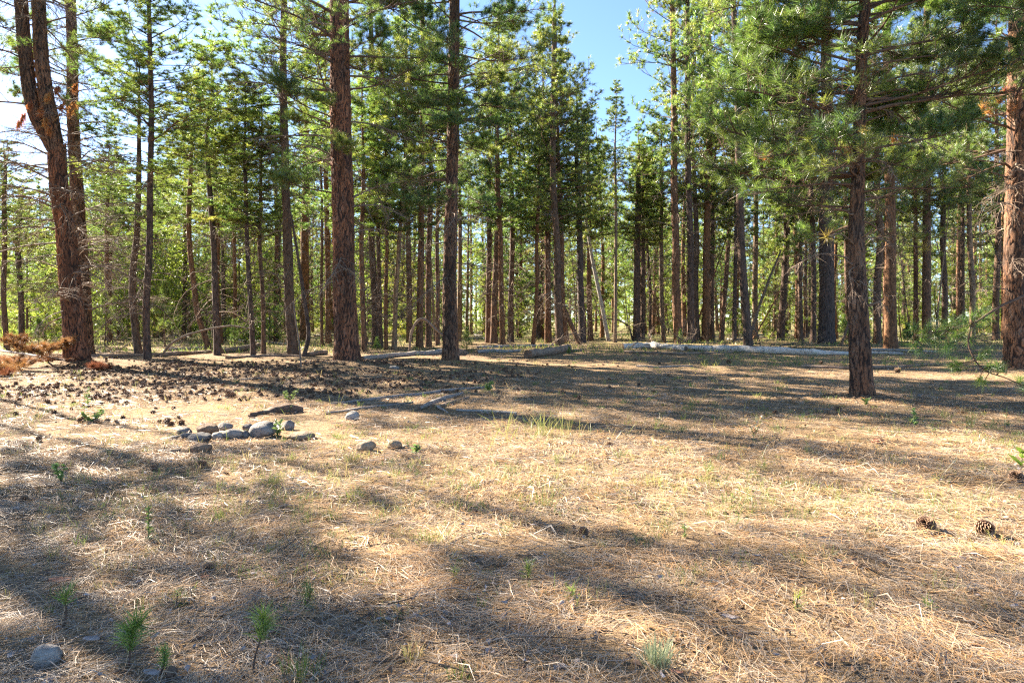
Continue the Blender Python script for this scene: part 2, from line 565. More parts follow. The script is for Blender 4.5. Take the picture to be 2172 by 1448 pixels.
def bark_field(th, z, R, seed, cw=0.075, chh=0.34):
    """plates: distance to cell borders and cell id on a cylinder"""
    nx = max(5, int(round(2 * PI * R / cw)))
    u = th / (2 * PI) * nx + 1.1 * (vnoise(z * 3.5 + seed, np.cos(th) * 2 + 7) - 0.5) * 2
    v = z / chh + 1.4 * (vnoise(np.cos(th) * 4 + seed * 2, np.sin(th) * 4 + z * 2) - 0.5)
    f1 = np.full(u.shape, 9.0); f2 = np.full(u.shape, 9.0); idd = np.zeros(u.shape)
    ui = np.floor(u).astype(int); vi = np.floor(v).astype(int)
    for dx in (-1, 0, 1):
        for dy in (-1, 0, 1):
            cx = ui + dx; cy = vi + dy
            wx = np.mod(cx, nx)
            hx = _T[(wx * 7 + cy * 13 + seed * 31) & 255, (wx * 3 + cy * 29 + 5) & 255]
            hy = _T[(wx * 11 + cy * 5 + seed * 17) & 255, (wx * 23 + cy * 7 + 91) & 255]
            d = np.hypot((cx + hx - u), (cy + hy - v) * 0.8)
            closer = d < f1
            f2 = np.where(closer, f1, np.minimum(f2, d))
            idd = np.where(closer, _T[(wx * 19 + cy * 3) & 255, (cy * 37 + wx + seed) & 255], idd)
            f1 = np.where(closer, d, f1)
    e = np.clip((f2 - f1) / 0.35, 0, 1)
    return e * e * (3 - 2 * e), idd


def trunk_fine(name, ctrl, matname, zfine, seed, flare=0.2, dth=0.022, dz=0.034, depth=0.017, from_ground=True):
    c = smooth_ctrl(ctrl, 80)
    z0, z1 = c[0, 2], c[-1, 2]
    zz = np.concatenate([np.arange(z0 - (0.15 if from_ground else 0), min(zfine, z1), dz), np.linspace(min(zfine, z1), z1, 40)])
    x, y, r = (np.interp(zz, c[:, 2], c[:, k]) for k in (0, 1, 3))
    R0 = float(np.max(r[: len(r) // 2 + 1]))
    k = int(np.clip(2 * PI * R0 / dth, 16, 110))
    th = np.arange(k) / k * 2 * PI
    TH, ZZ = np.meshgrid(th, zz)
    pl, idd = bark_field(TH, ZZ, R0, seed)
    rr = r[:, None] * (1 + 0.05 * (vnoise(np.cos(TH) * 2 + seed, ZZ * 0.8 + np.sin(TH) * 2) - 0.5) * 2)
    if from_ground:
        fl = np.exp(-np.clip(ZZ - z0, 0, 9) / 0.28)
        rr = rr * (1 + flare * fl * (0.75 + 0.5 * np.cos(TH * 5 + seed) * np.sin(TH * 2 + 1)))
    dscale = depth * np.clip(r[:, None] / 0.14, 0.3, 1.6)
    rr = rr + dscale * (pl * (0.55 + 0.7 * idd) - 0.5) + 0.006 * (vnoise(TH * 20, ZZ * 25) - 0.5)
    V = np.stack([x[:, None] + rr * np.cos(TH), y[:, None] + rr * np.sin(TH), ZZ], -1)
    n = len(zz)
    i = np.arange(n - 1)[:, None]; j = np.arange(k)[None]
    q = np.stack([i * k + j, i * k + (j + 1) % k, (i + 1) * k + (j + 1) % k, (i + 1) * k + j], -1).reshape(-1, 4)
    b = Buf(); b.add(V.reshape(-1, 3), q)
    return b.mesh(name, [matname], {'plate': pl.ravel(), 'cell': idd.ravel()})


def trunk_mid(name, ctrl, matname, k=9, n=34, seed=0, flare=0.25):
    c = smooth_ctrl(ctrl, n)
    r = c[:, 3] * (1 + flare * np.exp(-(c[:, 2] - c[0, 2]) / 0.3))
    a = np.arange(k) / k * 2 * PI
    lump = 1 + 0.16 * (vnoise(np.cos(a)[None] * 2 + seed, c[:, 2:3] * 1.3 + np.sin(a)[None] * 2) - 0.5)
    V = np.stack([c[:, 0:1] + (r[:, None] * lump) * np.cos(a)[None], c[:, 1:2] + (r[:, None] * lump) * np.sin(a)[None], np.repeat(c[:, 2:3], k, 1)], -1)
    V[0, :, 2] -= 0.12
    i = np.arange(n - 1)[:, None]; j = np.arange(k)[None]
    q = np.stack([i * k + j, i * k + (j + 1) % k, (i + 1) * k + (j + 1) % k, (i + 1) * k + j], -1).reshape(-1, 4)
    b = Buf(); b.add(V.reshape(-1, 3), q)
    return b.mesh(name, [matname])


# ------------------------------------------------------------------ branches: local x runs out from the trunk
def interp_sp(sp, t):
    s = np.linspace(0, 1, len(sp))
    return np.stack([np.interp(t, s, sp[:, k]) for k in range(3)], -1)


def gen_branch(L, live=True, ntw=12, nsub=3, per=50, nw=0.005, nl=0.17, two=False, kmain=5, r0=None, tint=None, up=0.0, tuft_keep=1.0, wood_min=0.0048, seg=(10, 6)):
    wood, fol = Buf(), Buf()
    s = np.linspace(0, 1, seg[0])
    if live:
        a, b, c_ = rng.uniform(-0.05, 0.2) + up, rng.uniform(-0.5, -0.15), rng.uniform(0.15, 0.5)
    else:
        a, b, c_ = rng.uniform(-0.05, 0.3) + up, rng.uniform(-0.7, -0.2), rng.uniform(-0.15, 0.2)
    ph = rng.uniform(0, 6, 2)
    wob = L * 0.05 * (np.sin(s * 5 + ph[0]) - np.sin(ph[0])) + L * 0.10 * rng.uniform(-1, 1) * s * s
    sp = np.stack([L * s * (1 - 0.06 * s), wob, L * (a * s + b * s * s + c_ * s ** 3) + 0.012 * L * np.sin(s * 11 + ph[1]) * s], -1)
    r0 = r0 or (0.0095 * L + 0.008)
    rad = np.maximum(r0 * (1 - 0.85 * s ** 0.8), wood_min)
    tubes(wood, sp, rad, kmain)
    t = np.sort(rng.uniform(0.30 if live else 0.10, 0.98, ntw))
    base = interp_sp(sp, t)
    tan = nrm(interp_sp(sp, np.minimum(t + 0.05, 1)) - interp_sp(sp, np.maximum(t - 0.05, 0)))
    sg = np.where(np.arange(ntw) % 2 == 0, 1.0, -1.0)
    ang = rng.uniform(0.5, 1.25, ntw) * sg
    ca, sa = np.cos(ang), np.sin(ang)
    d = np.stack([tan[:, 0] * ca - tan[:, 1] * sa, tan[:, 0] * sa + tan[:, 1] * ca, tan[:, 2] + rng.uniform(-0.25, 0.45, ntw)], -1)
    d = nrm(d)
    lt = np.clip(L * rng.uniform(0.18, 0.45, ntw) * (1.15 - t * 0.75), 0.12, 1.4)
    q = np.linspace(0, 1, seg[1])
    curlz = rng.uniform(0.05, 0.45, ntw) if live else rng.uniform(-0.8, 0.15, ntw)
    lat = nrm(np.cross(d, np.array([0, 0, 1.0])))
    curll = rng.uniform(-0.35, 0.35, ntw)
    TW = base[:, None] + d[:, None] * (lt[:, None] * q[None])[..., None]
    TW = TW + np.array([0, 0, 1.0]) * (lt[:, None] * curlz[:, None] * q[None] ** 2)[..., None]
    TW = TW + lat[:, None] * (lt[:, None] * curll[:, None] * q[None] ** 2)[..., None]
    rt = np.maximum((r0 * 0.42 * (1.1 - 0.6 * t))[:, None] * (1 - 0.75 * q[None]), wood_min * 0.8)
    tubes(wood, TW, rt, 3)
    tips = [TW[:, -1]]; axes = [TW[:, -1] - TW[:, -2]]
    tips.append(sp[-1:]); axes.append(sp[-1:] - sp[-2:-1])
    if nsub:
        m = ntw * nsub
        idx = np.repeat(np.arange(ntw), nsub)
        tq = rng.uniform(0.3, 0.95, m)
        f = tq * (seg[1] - 1); i0 = np.minimum(f.astype(int), seg[1] - 2); fr = (f - i0)[:, None]
        b2 = TW[idx, i0] * (1 - fr) + TW[idx, i0 + 1] * fr
        tn = nrm(TW[idx, i0 + 1] - TW[idx, i0])
        d2 = nrm(tn * rng.uniform(0.4, 1.1, (m, 1)) + nrm(rng.normal(size=(m, 3))) * 0.8 + np.array([0, 0, 0.3 if live else -0.1]))
        l2 = (lt[idx] * rng.uniform(0.2, 0.5, m)).clip(0.07, 0.5)
        q4 = np.linspace(0, 1, 4)
        S2 = b2[:, None] + d2[:, None] * (l2[:, None] * q4)[..., None]
        cz = rng.uniform(0.1, 0.6, m) if live else rng.uniform(-0.7, 0.3, m)
        S2 = S2 + np.array([0, 0, 1.0]) * (l2[:, None] * cz[:, None] * q4 ** 2)[..., None]
        tubes(wood, S2, np.full((m, 4), wood_min * 0.75) * np.linspace(1.1, 0.6, 4), 3)
        tips.append(S2[:, -1]); axes.append(S2[:, -1] - S2[:, -2])
    if live:
        C = np.concatenate(tips); A = nrm(np.concatenate(axes)) + np.array([0, 0, 0.25])
        if tuft_keep < 1:
            kp = rng.random(len(C)) < tuft_keep
            C, A = C[kp], A[kp]
        tb = rng.uniform(0.1, 0.75) if tint is None else tint
        tufts(fol, C, A, per, nl, nw, 0, np.clip(tb + rng.normal(0, 0.16, len(C)), 0, 1), two=two)
    return wood, fol


def rot_branch(az, tilt, loc=(0, 0, 0), sc=1.0, roll=0.0):
    return Matrix.Translation(loc) @ Matrix.Rotation(az, 4, 'Z') @ Matrix.Rotation(-tilt, 4, 'Y') @ Matrix.Rotation(roll, 4, 'X') @ Matrix.Scale(sc, 4)


LIVE = []      # shared branch meshes for the near trees: (length, wood mesh, needle mesh)
for k in range(12):
    L = [1.3, 1.6, 1.9, 2.1, 2.4, 2.6, 2.8, 3.0, 3.2, 1.5, 2.0, 2.5][k]
    w, f = gen_branch(L, True, int(10 + L * 6), 3, 44, 0.0078, 0.18, False, tuft_keep=0.95)
    LIVE.append((L, w.mesh('branch', ['twig']), f.mesh('needles', ['needles'])))
SPARSE = []
for k in range(8):
    L = [1.6, 2.2, 2.8, 3.4, 3.8, 2.5, 3.0, 2.0][k]
    w, f = gen_branch(L, True, int(8 + L * 4), 3, 40, 0.0065, 0.17, False, tuft_keep=0.42)
    SPARSE.append((L, w.mesh('branch', ['twig']), f.mesh('needles', ['needles'])))
DEAD = []
for k in range(12):
    L = [0.7, 1.0, 1.3, 1.6, 1.9, 2.1, 2.4, 2.7, 3.0, 1.2, 1.7, 2.2][k]
    w, f = gen_branch(L, False, int(8 + L * 6), 3)
    DEAD.append((L, w.mesh('dead_branch', ['deadtwig'])))
STUB = []
for k in range(5):
    L = [0.15, 0.25, 0.35, 0.5, 0.3][k]
    b = Buf()
    s = np.linspace(0, 1, 5)
    tubes(b, np.stack([L * s, 0.04 * L * np.sin(6 * s), L * 0.3 * s * s - 0.1 * L * s], -1), 0.024 * (1 - 0.55 * s), 5)
    STUB.append((L, b.mesh('branch_stub', ['deadtwig'])))


def pick(lst, L):
    c = sorted(lst, key=lambda e: abs(e[0] - L))[:3]
    return random.choice(c)


def put_branch(root, ctrl, h, az, L, kind, tilt=None):
    """one branch on a tree at height h; ctrl is local to root"""
    x, y, r = path_eval(ctrl, h)
    lst = {'live': LIVE, 'sparse': SPARSE, 'dead': DEAD, 'stub': STUB}[kind]
    e = pick(lst, L)
    if tilt is None:
        tilt = random.uniform(-0.15, 0.35) if kind in ('live', 'sparse') else random.uniform(-0.25, 0.4)
    rr = float(r) * 0.7
    loc = (float(x) + rr * math.cos(az), float(y) + rr * math.sin(az), h)
    mx = rot_branch(az, tilt, loc, L / e[0] if kind != 'stub' else 1.0, random.uniform(-0.3, 0.3))
    o = ob({'live': 'branch', 'sparse': 'branch', 'dead': 'dead_branch', 'stub': 'branch_stub'}[kind], e[1], root)
    o.matrix_local = mx
    if kind in ('live', 'sparse'):
        ob('needles', e[2], o)
    return o


# crowns for trees further off and for the tops of near trees ----------------
def gen_crown(Lc, Rm, sp=0.42, nb=5, ntw=5, nsub=1, per=16, nw=0.013, nl=0.19, gap=0.1, taper=0.85, top_only=False, keep=1.0, wood_min=0.007, tint=0.4, seg=(6, 4), wood=True):
    """irregular pine crown: uneven whorls of upturned branches with tufts at their ends"""
    out = Buf()
    z = 0.0
    ph = rng.uniform(0, 100, 2)
    while z < Lc - 0.3:
        t = z / Lc
        prof = Rm * (1 - t) ** taper * (0.6 + 0.4 * min(1, t / 0.2 + 0.2)) + 0.28
        n = max(2, int(round(nb * rng.uniform(0.6, 1.3))))
        if rng.random() > gap:
            for a in np.arange(n) / n * 2 * PI + rng.uniform(0, 6):
                if rng.random() < 0.16:
                    continue
                lob = 0.45 + 1.15 * float(vnoise(ph[0] + math.cos(a) * 1.1 + z * 0.45, ph[1] + math.sin(a) * 1.1 + z * 0.2))
                L = prof * rng.uniform(0.7, 1.2) * lob
                w, f = gen_branch(L, True, max(2, int(ntw * (0.4 + L / Rm * 0.75))), nsub, per, nw, nl, False, 3, r0=0.010 + 0.008 * L,
                                  tint=np.clip(tint + rng.normal(0, 0.16), 0.02, 0.95), tuft_keep=keep, wood_min=wood_min, seg=seg)
                tilt = 0.02 + 0.75 * t + rng.normal(0, 0.16)
                Mx = rot_branch(a + rng.normal(0, 0.2), tilt, (0, 0, z + rng.uniform(-0.25, 0.25)))
                if wood:
                    out.merge(w, Mx, {0: 1})
                out.merge(f, Mx, {0: 0})
        z += sp * rng.uniform(0.6, 1.5)
    C = np.array([[0, 0, Lc]]); tufts(out, C, np.array([[0, 0, 1.0]]), per * 2, nl, nw, 0, 0.5)
    return out


CROWN = []
for k in range(9):
    Rm = [1.5, 1.7, 1.9, 2.1, 2.2, 1.6, 1.3, 2.0, 1.8][k]
    b = gen_crown(12.0, Rm * 1.1, 0.40, 5, 8, 1, 23, 0.021, 0.22, [0.08, 0.15, 0.1, 0.2, 0.1, 0.2, 0.12, 0.05, 0.1][k], [0.6, 0.7, 0.5, 0.65, 0.55, 0.75, 0.6, 0.5, 0.6][k], tint=[0.4, 0.5, 0.35, 0.55, 0.45, 0.3, 0.5, 0.6, 0.4][k])
    CROWN.append((Rm, b.mesh('crown', ['needles', 'twig'])))
FARCROWN = []
for k in range(7):
    Rm = [1.6, 1.9, 2.2, 2.0, 1.7, 2.3, 1.8][k]
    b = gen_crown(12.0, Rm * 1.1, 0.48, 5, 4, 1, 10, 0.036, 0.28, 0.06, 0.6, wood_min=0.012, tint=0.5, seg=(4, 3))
    FARCROWN.append((Rm, b.mesh('crown', ['needles_far_sunlit', 'twig'])))
SHADECROWN = []
for k in range(6):
    b = gen_crown(12.0, 2.3, 0.5, 5, 7, 1, 16, 0.022, 0.24, 0.25, 0.5, tint=0.4, keep=0.8 if k < 3 else 0.42)
    SHADECROWN.append((2.3, b.mesh('crown', ['needles', 'twig'])))
TOPS = []
for k in range(3):
    b = gen_crown(10.0, [2.4, 2.8, 2.2][k], 0.5, 5, 5, 1, 14, 0.016, 0.2, 0.15, 0.7, tint=0.4, keep=0.8)
    TOPS.append(([2.4, 2.8, 2.2][k], b.mesh('crown', ['needles', 'twig'])))
DEADSET = []
for k in range(6):
    b = Buf()
    for j in range(34):
        z = rng.uniform(0.0, 5.0)
        w, f = gen_branch(rng.uniform(0.4, 2.3), False, 7, 1, kmain=3, wood_min=0.007, seg=(6, 4))
        b.merge(w, rot_branch(rng.uniform(0, 6.28), rng.uniform(-0.3, 0.35), (0, 0, z)))
    DEADSET.append(b.mesh('dead_branches', ['deadtwig']))


def align(v):
    return Vector((0, 0, 1)).rotation_difference(Vector(v).normalized()).to_euler()


def mid_tree(label, xb, yb, w, x400, x0, ytop, cb, R, bark='bark_mid', group=None, crown=True, variant=None, dead=True, bend=None, d=None):
    X, Y, Z = px(xb, yb)
    if d:
        X, Y, Z = (xb - CX) / F * d, d, float(gh((xb - CX) / F * d, d))
    e = empty('pine_tree', (X, Y, Z), label, 'tree', group)
    H = CH + (HY - ytop) / F * Y - Z
    pts = [(xb, yb, w * 1.08)]
    if bend:
        pts += bend
    pts += [(x400, 400, w * 0.86)]
    if ytop < 0:
        pts += [(x0, 0, w * 0.62), (x0 + (x0 - x400) * 0.2, ytop, w * 0.12)]
    else:
        pts += [(x0, ytop, w * 0.10)] if ytop < 380 else []
    ctrl = []
    for i, (a, b, ww) in enumerate(pts):
        p = at(a, b, Y) if i else Vector((X, Y, Z))
        ctrl.append((p.x - X, (random.uniform(-0.15, 0.15) if i else 0), p.z - Z, ww / F * Y / 2))
    ctrl[0] = (0, 0, 0, ctrl[0][3])
    c2 = []
    for i in range(len(ctrl) - 1):
        a_, b_ = np.array(ctrl[i]), np.array(ctrl[i + 1])
        c2.append(a_)
        for t_ in (0.33, 0.67):
            c2.append(a_ * (1 - t_) + b_ * t_ + np.array([random.gauss(0, 0.07), random.gauss(0, 0.07), 0, 0]))
    ctrl = c2 + [np.array(ctrl[-1])]
    ob('trunk', trunk_mid('trunk', ctrl, bark, 9, 34, random.randint(0, 99)), e)
    if crown:
        hc = CH + (HY - cb - 60) / F * Y - Z
        R = R * (1.4 if xb < 900 else 1.25)
        hc = min(hc, H - 2.0)
        x1, y1, _ = path_eval(ctrl, hc)
        x2, y2, _ = path_eval(ctrl, H)
        v = CROWN[variant] if variant is not None else min(random.sample(CROWN, 4), key=lambda c: abs(c[0] - R))
        Lc = H - hc
        o = ob('crown', v[1], e, (x1, y1, hc), (0, 0, 0), (R / v[0], R / v[0], Lc / 12.0))
        o.rotation_euler = (Matrix(align((x2 - x1, y2 - y1, Lc)).to_matrix()) @ Matrix.Rotation(random.uniform(0, 6.28), 3, 'Z')).to_euler()
        if dead:
            hd = max(1.2, hc - 5.2)
            x3, y3, _ = path_eval(ctrl, hd)
            dz = (hc + 0.8 - hd) / 5.0
            o = ob('dead_branches', random.choice(DEADSET), e, (x3, y3, hd), (0, 0, 0), (0.85 * min(1, R / 1.6), 0.85 * min(1, R / 1.6), dz))
            o.rotation_euler = (Matrix(align((x1 - x3, y1 - y3, hc - hd)).to_matrix()) @ Matrix.Rotation(random.uniform(0, 6.28), 3, 'Z')).to_euler()
            o['kind'] = 'stuff'
    return e


# ------------------------------------------------------------------ the near trees
def near_tree(label, pts, H, bark, seed, zfine, name='ponderosa_pine', base=None, extra=None, top=None, toplen=9.0, dth=0.022, depth=0.017, d=None, group=None, topscale=1.0):
    if d:
        X, Y = (pts[0][0] - CX) / F * d, d
        Z = float(gh(X, Y))
    else:
        X, Y, Z = px(pts[0][0], pts[0][1])
    e = empty(name, (X, Y, Z), label, 'tree', group)
    ctrl = []
    for i, (a, b, w) in enumerate(pts):
        p = at(a, b, Y)
        ctrl.append([p.x - X, random.uniform(-0.06, 0.06) if i else 0.0, p.z - Z, w / F * Y / 2])
    ctrl[0][0] = 0.0; ctrl[0][2] = 0.0
    if H and ctrl[-1][2] < H:
        sx = (ctrl[-1][0] - ctrl[-2][0]) / max(0.3, ctrl[-1][2] - ctrl[-2][2])
        ctrl.append([ctrl[-1][0] + sx * 0.5 * (H - ctrl[-1][2]), 0.0, H, 0.03])
    ob('trunk', trunk_fine('trunk', ctrl, bark, zfine, seed, dth=dth, depth=depth), e)
    if top is not None:
        hc = H - toplen
        x1, y1, _ = path_eval(ctrl, hc)
        v = TOPS[top]
        ob('crown', v[1], e, (x1, y1, hc), (0, 0, seed * 1.3), (topscale, topscale, toplen / 10.0))
    return e, ctrl


def fill(e, ctrl, n, h0, h1, L0, L1, kind, azs=None, tilt=None):
    for k in range(n):
        h = h0 + (h1 - h0) * (k + random.random()) / n
        az = random.uniform(0, 2 * PI) if azs is None else random.choice(azs) + random.gauss(0, 0.5)
        t = None if tilt is None else random.uniform(*tilt)
        put_branch(e, ctrl, h, az, random.uniform(L0, L1), kind, t)


# tree O: the thick red pine
O_, Oc = near_tree('thickest red-barked pine left of centre with cones strewn round its base',
                   [(736, 769, 51), (733, 700, 49), (730, 600, 46), (727, 450, 44), (724, 300, 42), (721, 150, 40), (720, 0, 38)], 22, 'bark_red', 3, 11.2, top=0, toplen=8.0, topscale=0.8)
fill(O_, Oc, 15, 2.2, 6.6, 0.9, 2.4, 'dead')
fill(O_, Oc, 9, 6.0, 10.5, 1.5, 2.7, 'dead')
fill(O_, Oc, 10, 1.0, 6.0, 0.2, 0.4, 'stub')
fill(O_, Oc, 8, 4.6, 7.4, 1.2, 2.4, 'live', [PI * 0.9, 0.2, 4.5])
fill(O_, Oc, 14, 7.0, 12.2, 2.0, 3.4, 'sparse', [PI, 0, 2.4, 5.3, 4.2])
fill(O_, Oc, 15, 7.4, 12.8, 1.8, 3.4, 'live', [PI, 0, 2.6, 0.6, 1.6])
for h, az, L, kd in ((9.9, PI * 1.02, 3.9, 'sparse'), (9.2, PI * 1.08, 3.5, 'sparse'), (6.7, PI * 0.95, 2.4, 'sparse'), (10.2, 0.1, 3.6, 'sparse'), (9.6, -0.1, 3.2, 'sparse'), (4.6, 0.05, 2.2, 'dead'), (3.6, 0.0, 1.9, 'dead'), (5.8, PI, 2.0, 'dead')):
    put_branch(O_, Oc, h, az, L, kd, 0.28)

# tree P: second thick pine right of it
P_, Pc = near_tree('tall brown pine right of the thickest trunk with dark scaly bark',
                   [(956, 763, 34), (955, 700, 30), (953, 600, 28), (957, 450, 25), (961, 250, 23), (963, 100, 22), (964, 0, 21)], 21, 'bark_grey', 8, 12.4, top=1, toplen=8.5)
fill(P_, Pc, 16, 2.6, 8.5, 0.8, 2.3, 'dead')
fill(P_, Pc, 12, 5.0, 9.0, 1.2, 2.4, 'live')
fill(P_, Pc, 32, 6.6, 13.4, 1.6, 3.2, 'live')
fill(P_, Pc, 10, 7.0, 12.5, 2.2, 3.4, 'sparse')
for h, az, L in ((8.6, 0.0, 2.6), (7.9, 0.1, 2.4), (9.2, 0.05, 2.8), (7.2, PI, 2.0)):
    put_branch(P_, Pc, h, az, L, 'dead', 0.35)

# tree A: forked pine at the left
A_, Ac = near_tree('forked pine at the far left whose trunk splits into two stems',
                   [(163, 766, 46), (157, 700, 43), (148, 600, 41), (136, 480, 36), (127, 400, 34), (120, 330, 34), (118, 305, 33)], None, 'bark_red', 5, 7.4)
fx, fy, fz = Ac[-1][0], 0.0, Ac[-1][2]
AX, AY, AZ = A_.location


def stem(pts, seed):
    c = []
    for a, b, w in pts:
        p = at(a, b, AY)
        c.append([p.x - AX, random.uniform(-0.05, 0.05), p.z - AZ, w / F * AY / 2])
    c = sorted(c, key=lambda q: q[2])
    sx = (c[-1][0] - c[-2][0]) / (c[-1][2] - c[-2][2])
    c.append([c[-1][0] + sx * 3, 0.3, c[-1][2] + 3.8, 0.03])
    ob('stem', trunk_fine('stem', c, 'bark_grey', 11.8, seed, from_ground=False), A_)
    return c


As1 = stem([(118, 322, 32), (98, 290, 30), (74, 248, 28), (62, 190, 27), (54, 100, 26), (46, 0, 24)], 12)
As2 = stem([(120, 322, 30), (112, 260, 29), (98, 205, 28), (88, 120, 26), (82, 0, 25)], 14)
fill(A_, Ac, 38, 1.2, 6.8, 1.0, 2.9, 'dead')
fill(A_, Ac, 6, 1.2, 5.2, 0.25, 0.5, 'stub')
for c in (As1, As2):
    fill(A_, c, 13, fz + 0.4, fz + 5.5, 1.2, 2.8, 'dead')
    fill(A_, c, 10, fz + 2.0, fz + 6.0, 1.6, 2.8, 'sparse')
    fill(A_, c, 5, fz + 5.0, fz + 7.5, 0.9, 1.6, 'sparse')
for h, az, L in ((4.2, 0.0, 2.3), (5.3, -0.2, 2.6), (3.2, 0.1, 2.2), (6.0, PI, 2.4), (2.6, PI, 1.8), (4.6, PI, 2.6)):
    put_branch(A_, Ac, h, az, L, 'dead', 0.3)
for sx_, sy_ in ((100, 205), (62, 222), (48, 248), (85, 235), (95, 258), (130, 225), (155, 222), (158, 185), (120, 190), (40, 262), (148, 235), (104, 275)):
    b = Buf()
    tufts(b, np.array([[0, 0, 0], [0.05, 0, 0.02], [-0.05, 0.03, -0.05]]), np.array([[0.2, 0, -1], [-0.3, 0.1, -1], [0.1, -0.2, -0.8]]), 60, 0.21, 0.012, 0, None, 0.6, droop=0.3)
    p = at(sx_, sy_, AY - 0.45)
    ob('dead_needle_clump', b.mesh('dead_needle_clump', ['rustlit']), A_, (p.x - AX, p.y - AY, p.z - AZ))

# tree B behind it
B_, Bc = near_tree('straight grey pine close behind the forked pine',
                   [(184, 752, 28), (176, 600, 26), (164, 420, 24), (155, 250, 22), (152, 100, 20), (151, 0, 19)], 20, 'bark_grey', 21, 13, top=2, toplen=5.5, topscale=0.7)
fill(B_, Bc, 40, 1.6, 9.5, 1.2, 2.9, 'dead')
fill(B_, Bc, 20, 8.0, 15.0, 1.5, 2.6, 'sparse')
fill(B_, Bc, 16, 9.0, 16.0, 1.4, 2.6, 'live')

# tree T: right foreground
T_, Tc = near_tree('nearest pine, right of centre, with a bare straight trunk of grey and orange plates',
                   [(1830, 839, 44), (1827, 780, 42), (1823, 650, 37), (1818, 500, 31), (1820, 400, 27), (1824, 250, 24), (1830, 120, 22), (1834, 0, 20)], 16, 'bark_grey', 31, 7.0, top=2, toplen=8.2, dth=0.017, depth=0.013, topscale=0.85)
fill(T_, Tc, 18, 1.8, 5.5, 0.5, 1.6, 'dead')
fill(T_, Tc, 5, 1.3, 3.2, 0.15, 0.3, 'stub')
fill(T_, Tc, 7, 2.7, 3.8, 1.0, 2.2, 'sparse', [0, PI, 1.0, 2.2])
fill(T_, Tc, 24, 3.5, 7.8, 0.9, 2.1, 'live', [0.15, PI - 0.15, 0.8, 1.6, 2.4])
fill(T_, Tc, 7, 4.4, 7.8, 1.8, 2.8, 'live', [0.1, PI - 0.1, 1.0, 2.2])
fill(T_, Tc, 7, 2.7, 3.8, 1.0, 2.2, 'sparse', [0, PI, 1.0, 2.2])
fill(T_, Tc, 20, 4.0, 7.8, 1.5, 2.9, 'live', [0.15, PI - 0.15, 0.9, 2.2, PI])
fill(T_, Tc, 22, 3.4, 7.8, 1.6, 3.1, 'sparse', [0.2, PI - 0.2, 1.2, 2.0, PI, 0, 5.4, 4.0])
for h, az, L in ((6.1, PI, 2.4), (5.3, PI * 1.05, 2.2), (4.6, PI, 2.0), (5.6, 0, 2.5), (4.9, 0.1, 2.3), (4.0, 0.0, 1.9), (3.6, PI, 1.7), (6.4, 0.2, 2.6), (6.5, PI * 0.9, 2.6)):
    put_branch(T_, Tc, h, az, L, random.choice(['live', 'sparse']), 0.12)
TX, TY, TZ = T_.location


def clump(tree, sx_, sy_, dd, mname, per=34, Ln=0.18, w=0.008, ax=(0, -0.4, 0.1), sp=1.2, nm='dead_needle_clump'):
    b = Buf()
    tufts(b, np.array([[0, 0, 0.0]]), np.array([ax]), per, Ln, w, 0, None, sp, back=0.05)
    p = at(sx_, sy_, dd)
    s = np.linspace(0, 1, 6)[:, None]
    X0 = Vector(tree.location)
    o = ob(nm, b.mesh(nm, [mname]), tree, p - X0)
    return o, p - X0


def twig_to(tree, p, q, r=0.006):
    """a thin twig from a trunk point q to a clump p (tree-local)"""
    b = Buf()
    s = np.linspace(0, 1, 9)[:, None]
    P = np.array(q)[None] * (1 - s) + np.array(p)[None] * s + np.array([[0, 0, 1.0]]) * 0.18 * np.sin(s * PI) * np.linalg.norm(np.array(p) - np.array(q)) * 0.5
    tubes(b, P, np.linspace(r * 2.0, r * 0.7, 9), 4)
    return ob('twig', b.mesh('twig', ['deadtwig']), tree)


for (sx_, sy_, mn, dd) in ((1755, 502, 'yellow', TY - 0.9), (1832, 278, 'yellow', TY - 0.7), (1962, 525, 'yellow', TY - 0.7), (1788, 318, 'rustlit', TY - 0.7), (1896, 297, 'rustlit', TY - 0.7), (1625, 335, 'rustlit', TY - 0.3)):
    o, p = clump(T_, sx_, sy_, dd, mn, 46 if mn == 'yellow' else 56, 0.2 if sx_ == 1755 else 0.17, 0.010 if mn == 'yellow' else 0.008, nm='yellow_needle_clump' if mn == 'yellow' else 'dead_needle_clump')
    hh = min(6.5, max(0.5, p.z - 0.05))
    x_, y_, r_ = path_eval(Tc, hh)
    twig_to(T_, p, (float(x_), float(y_), hh))

# tree W: right edge
W_, Wc = near_tree('thick orange-barked pine cut by the right edge of the picture',
                   [(2156, 786, 44), (2156, 700, 40), (2155, 550, 37), (2156, 400, 36), (2155, 200, 34), (2156, 0, 31)], 19, 'bark_orange', 41, 9.8, top=1, toplen=8.0, topscale=0.9)
fill(W_, Wc, 14, 1.8, 5.5, 0.7, 1.9, 'dead')
fill(W_, Wc, 10, 4.6, 7.0, 1.4, 2.4, 'sparse')
fill(W_, Wc, 26, 5.5, 11.5, 1.6, 3.0, 'live', [PI, 1.2, 2.2, 0.3])
fill(W_, Wc, 16, 5.0, 11.5, 1.8, 3.2, 'sparse', [PI, 2.2, 4.0, 0.3])
for (sx_, sy_) in ((2096, 238), (2085, 228), (2132, 190), (2140, 235), (2120, 215)):
    o, p = clump(W_, sx_, sy_, W_.location.y - 0.9, 'rustlit', 60, 0.25, 0.011)
    x_, y_, r_ = path_eval(Wc, p.z)
    twig_to(W_, p, (float(x_), float(y_), p.z - 0.2), 0.01)

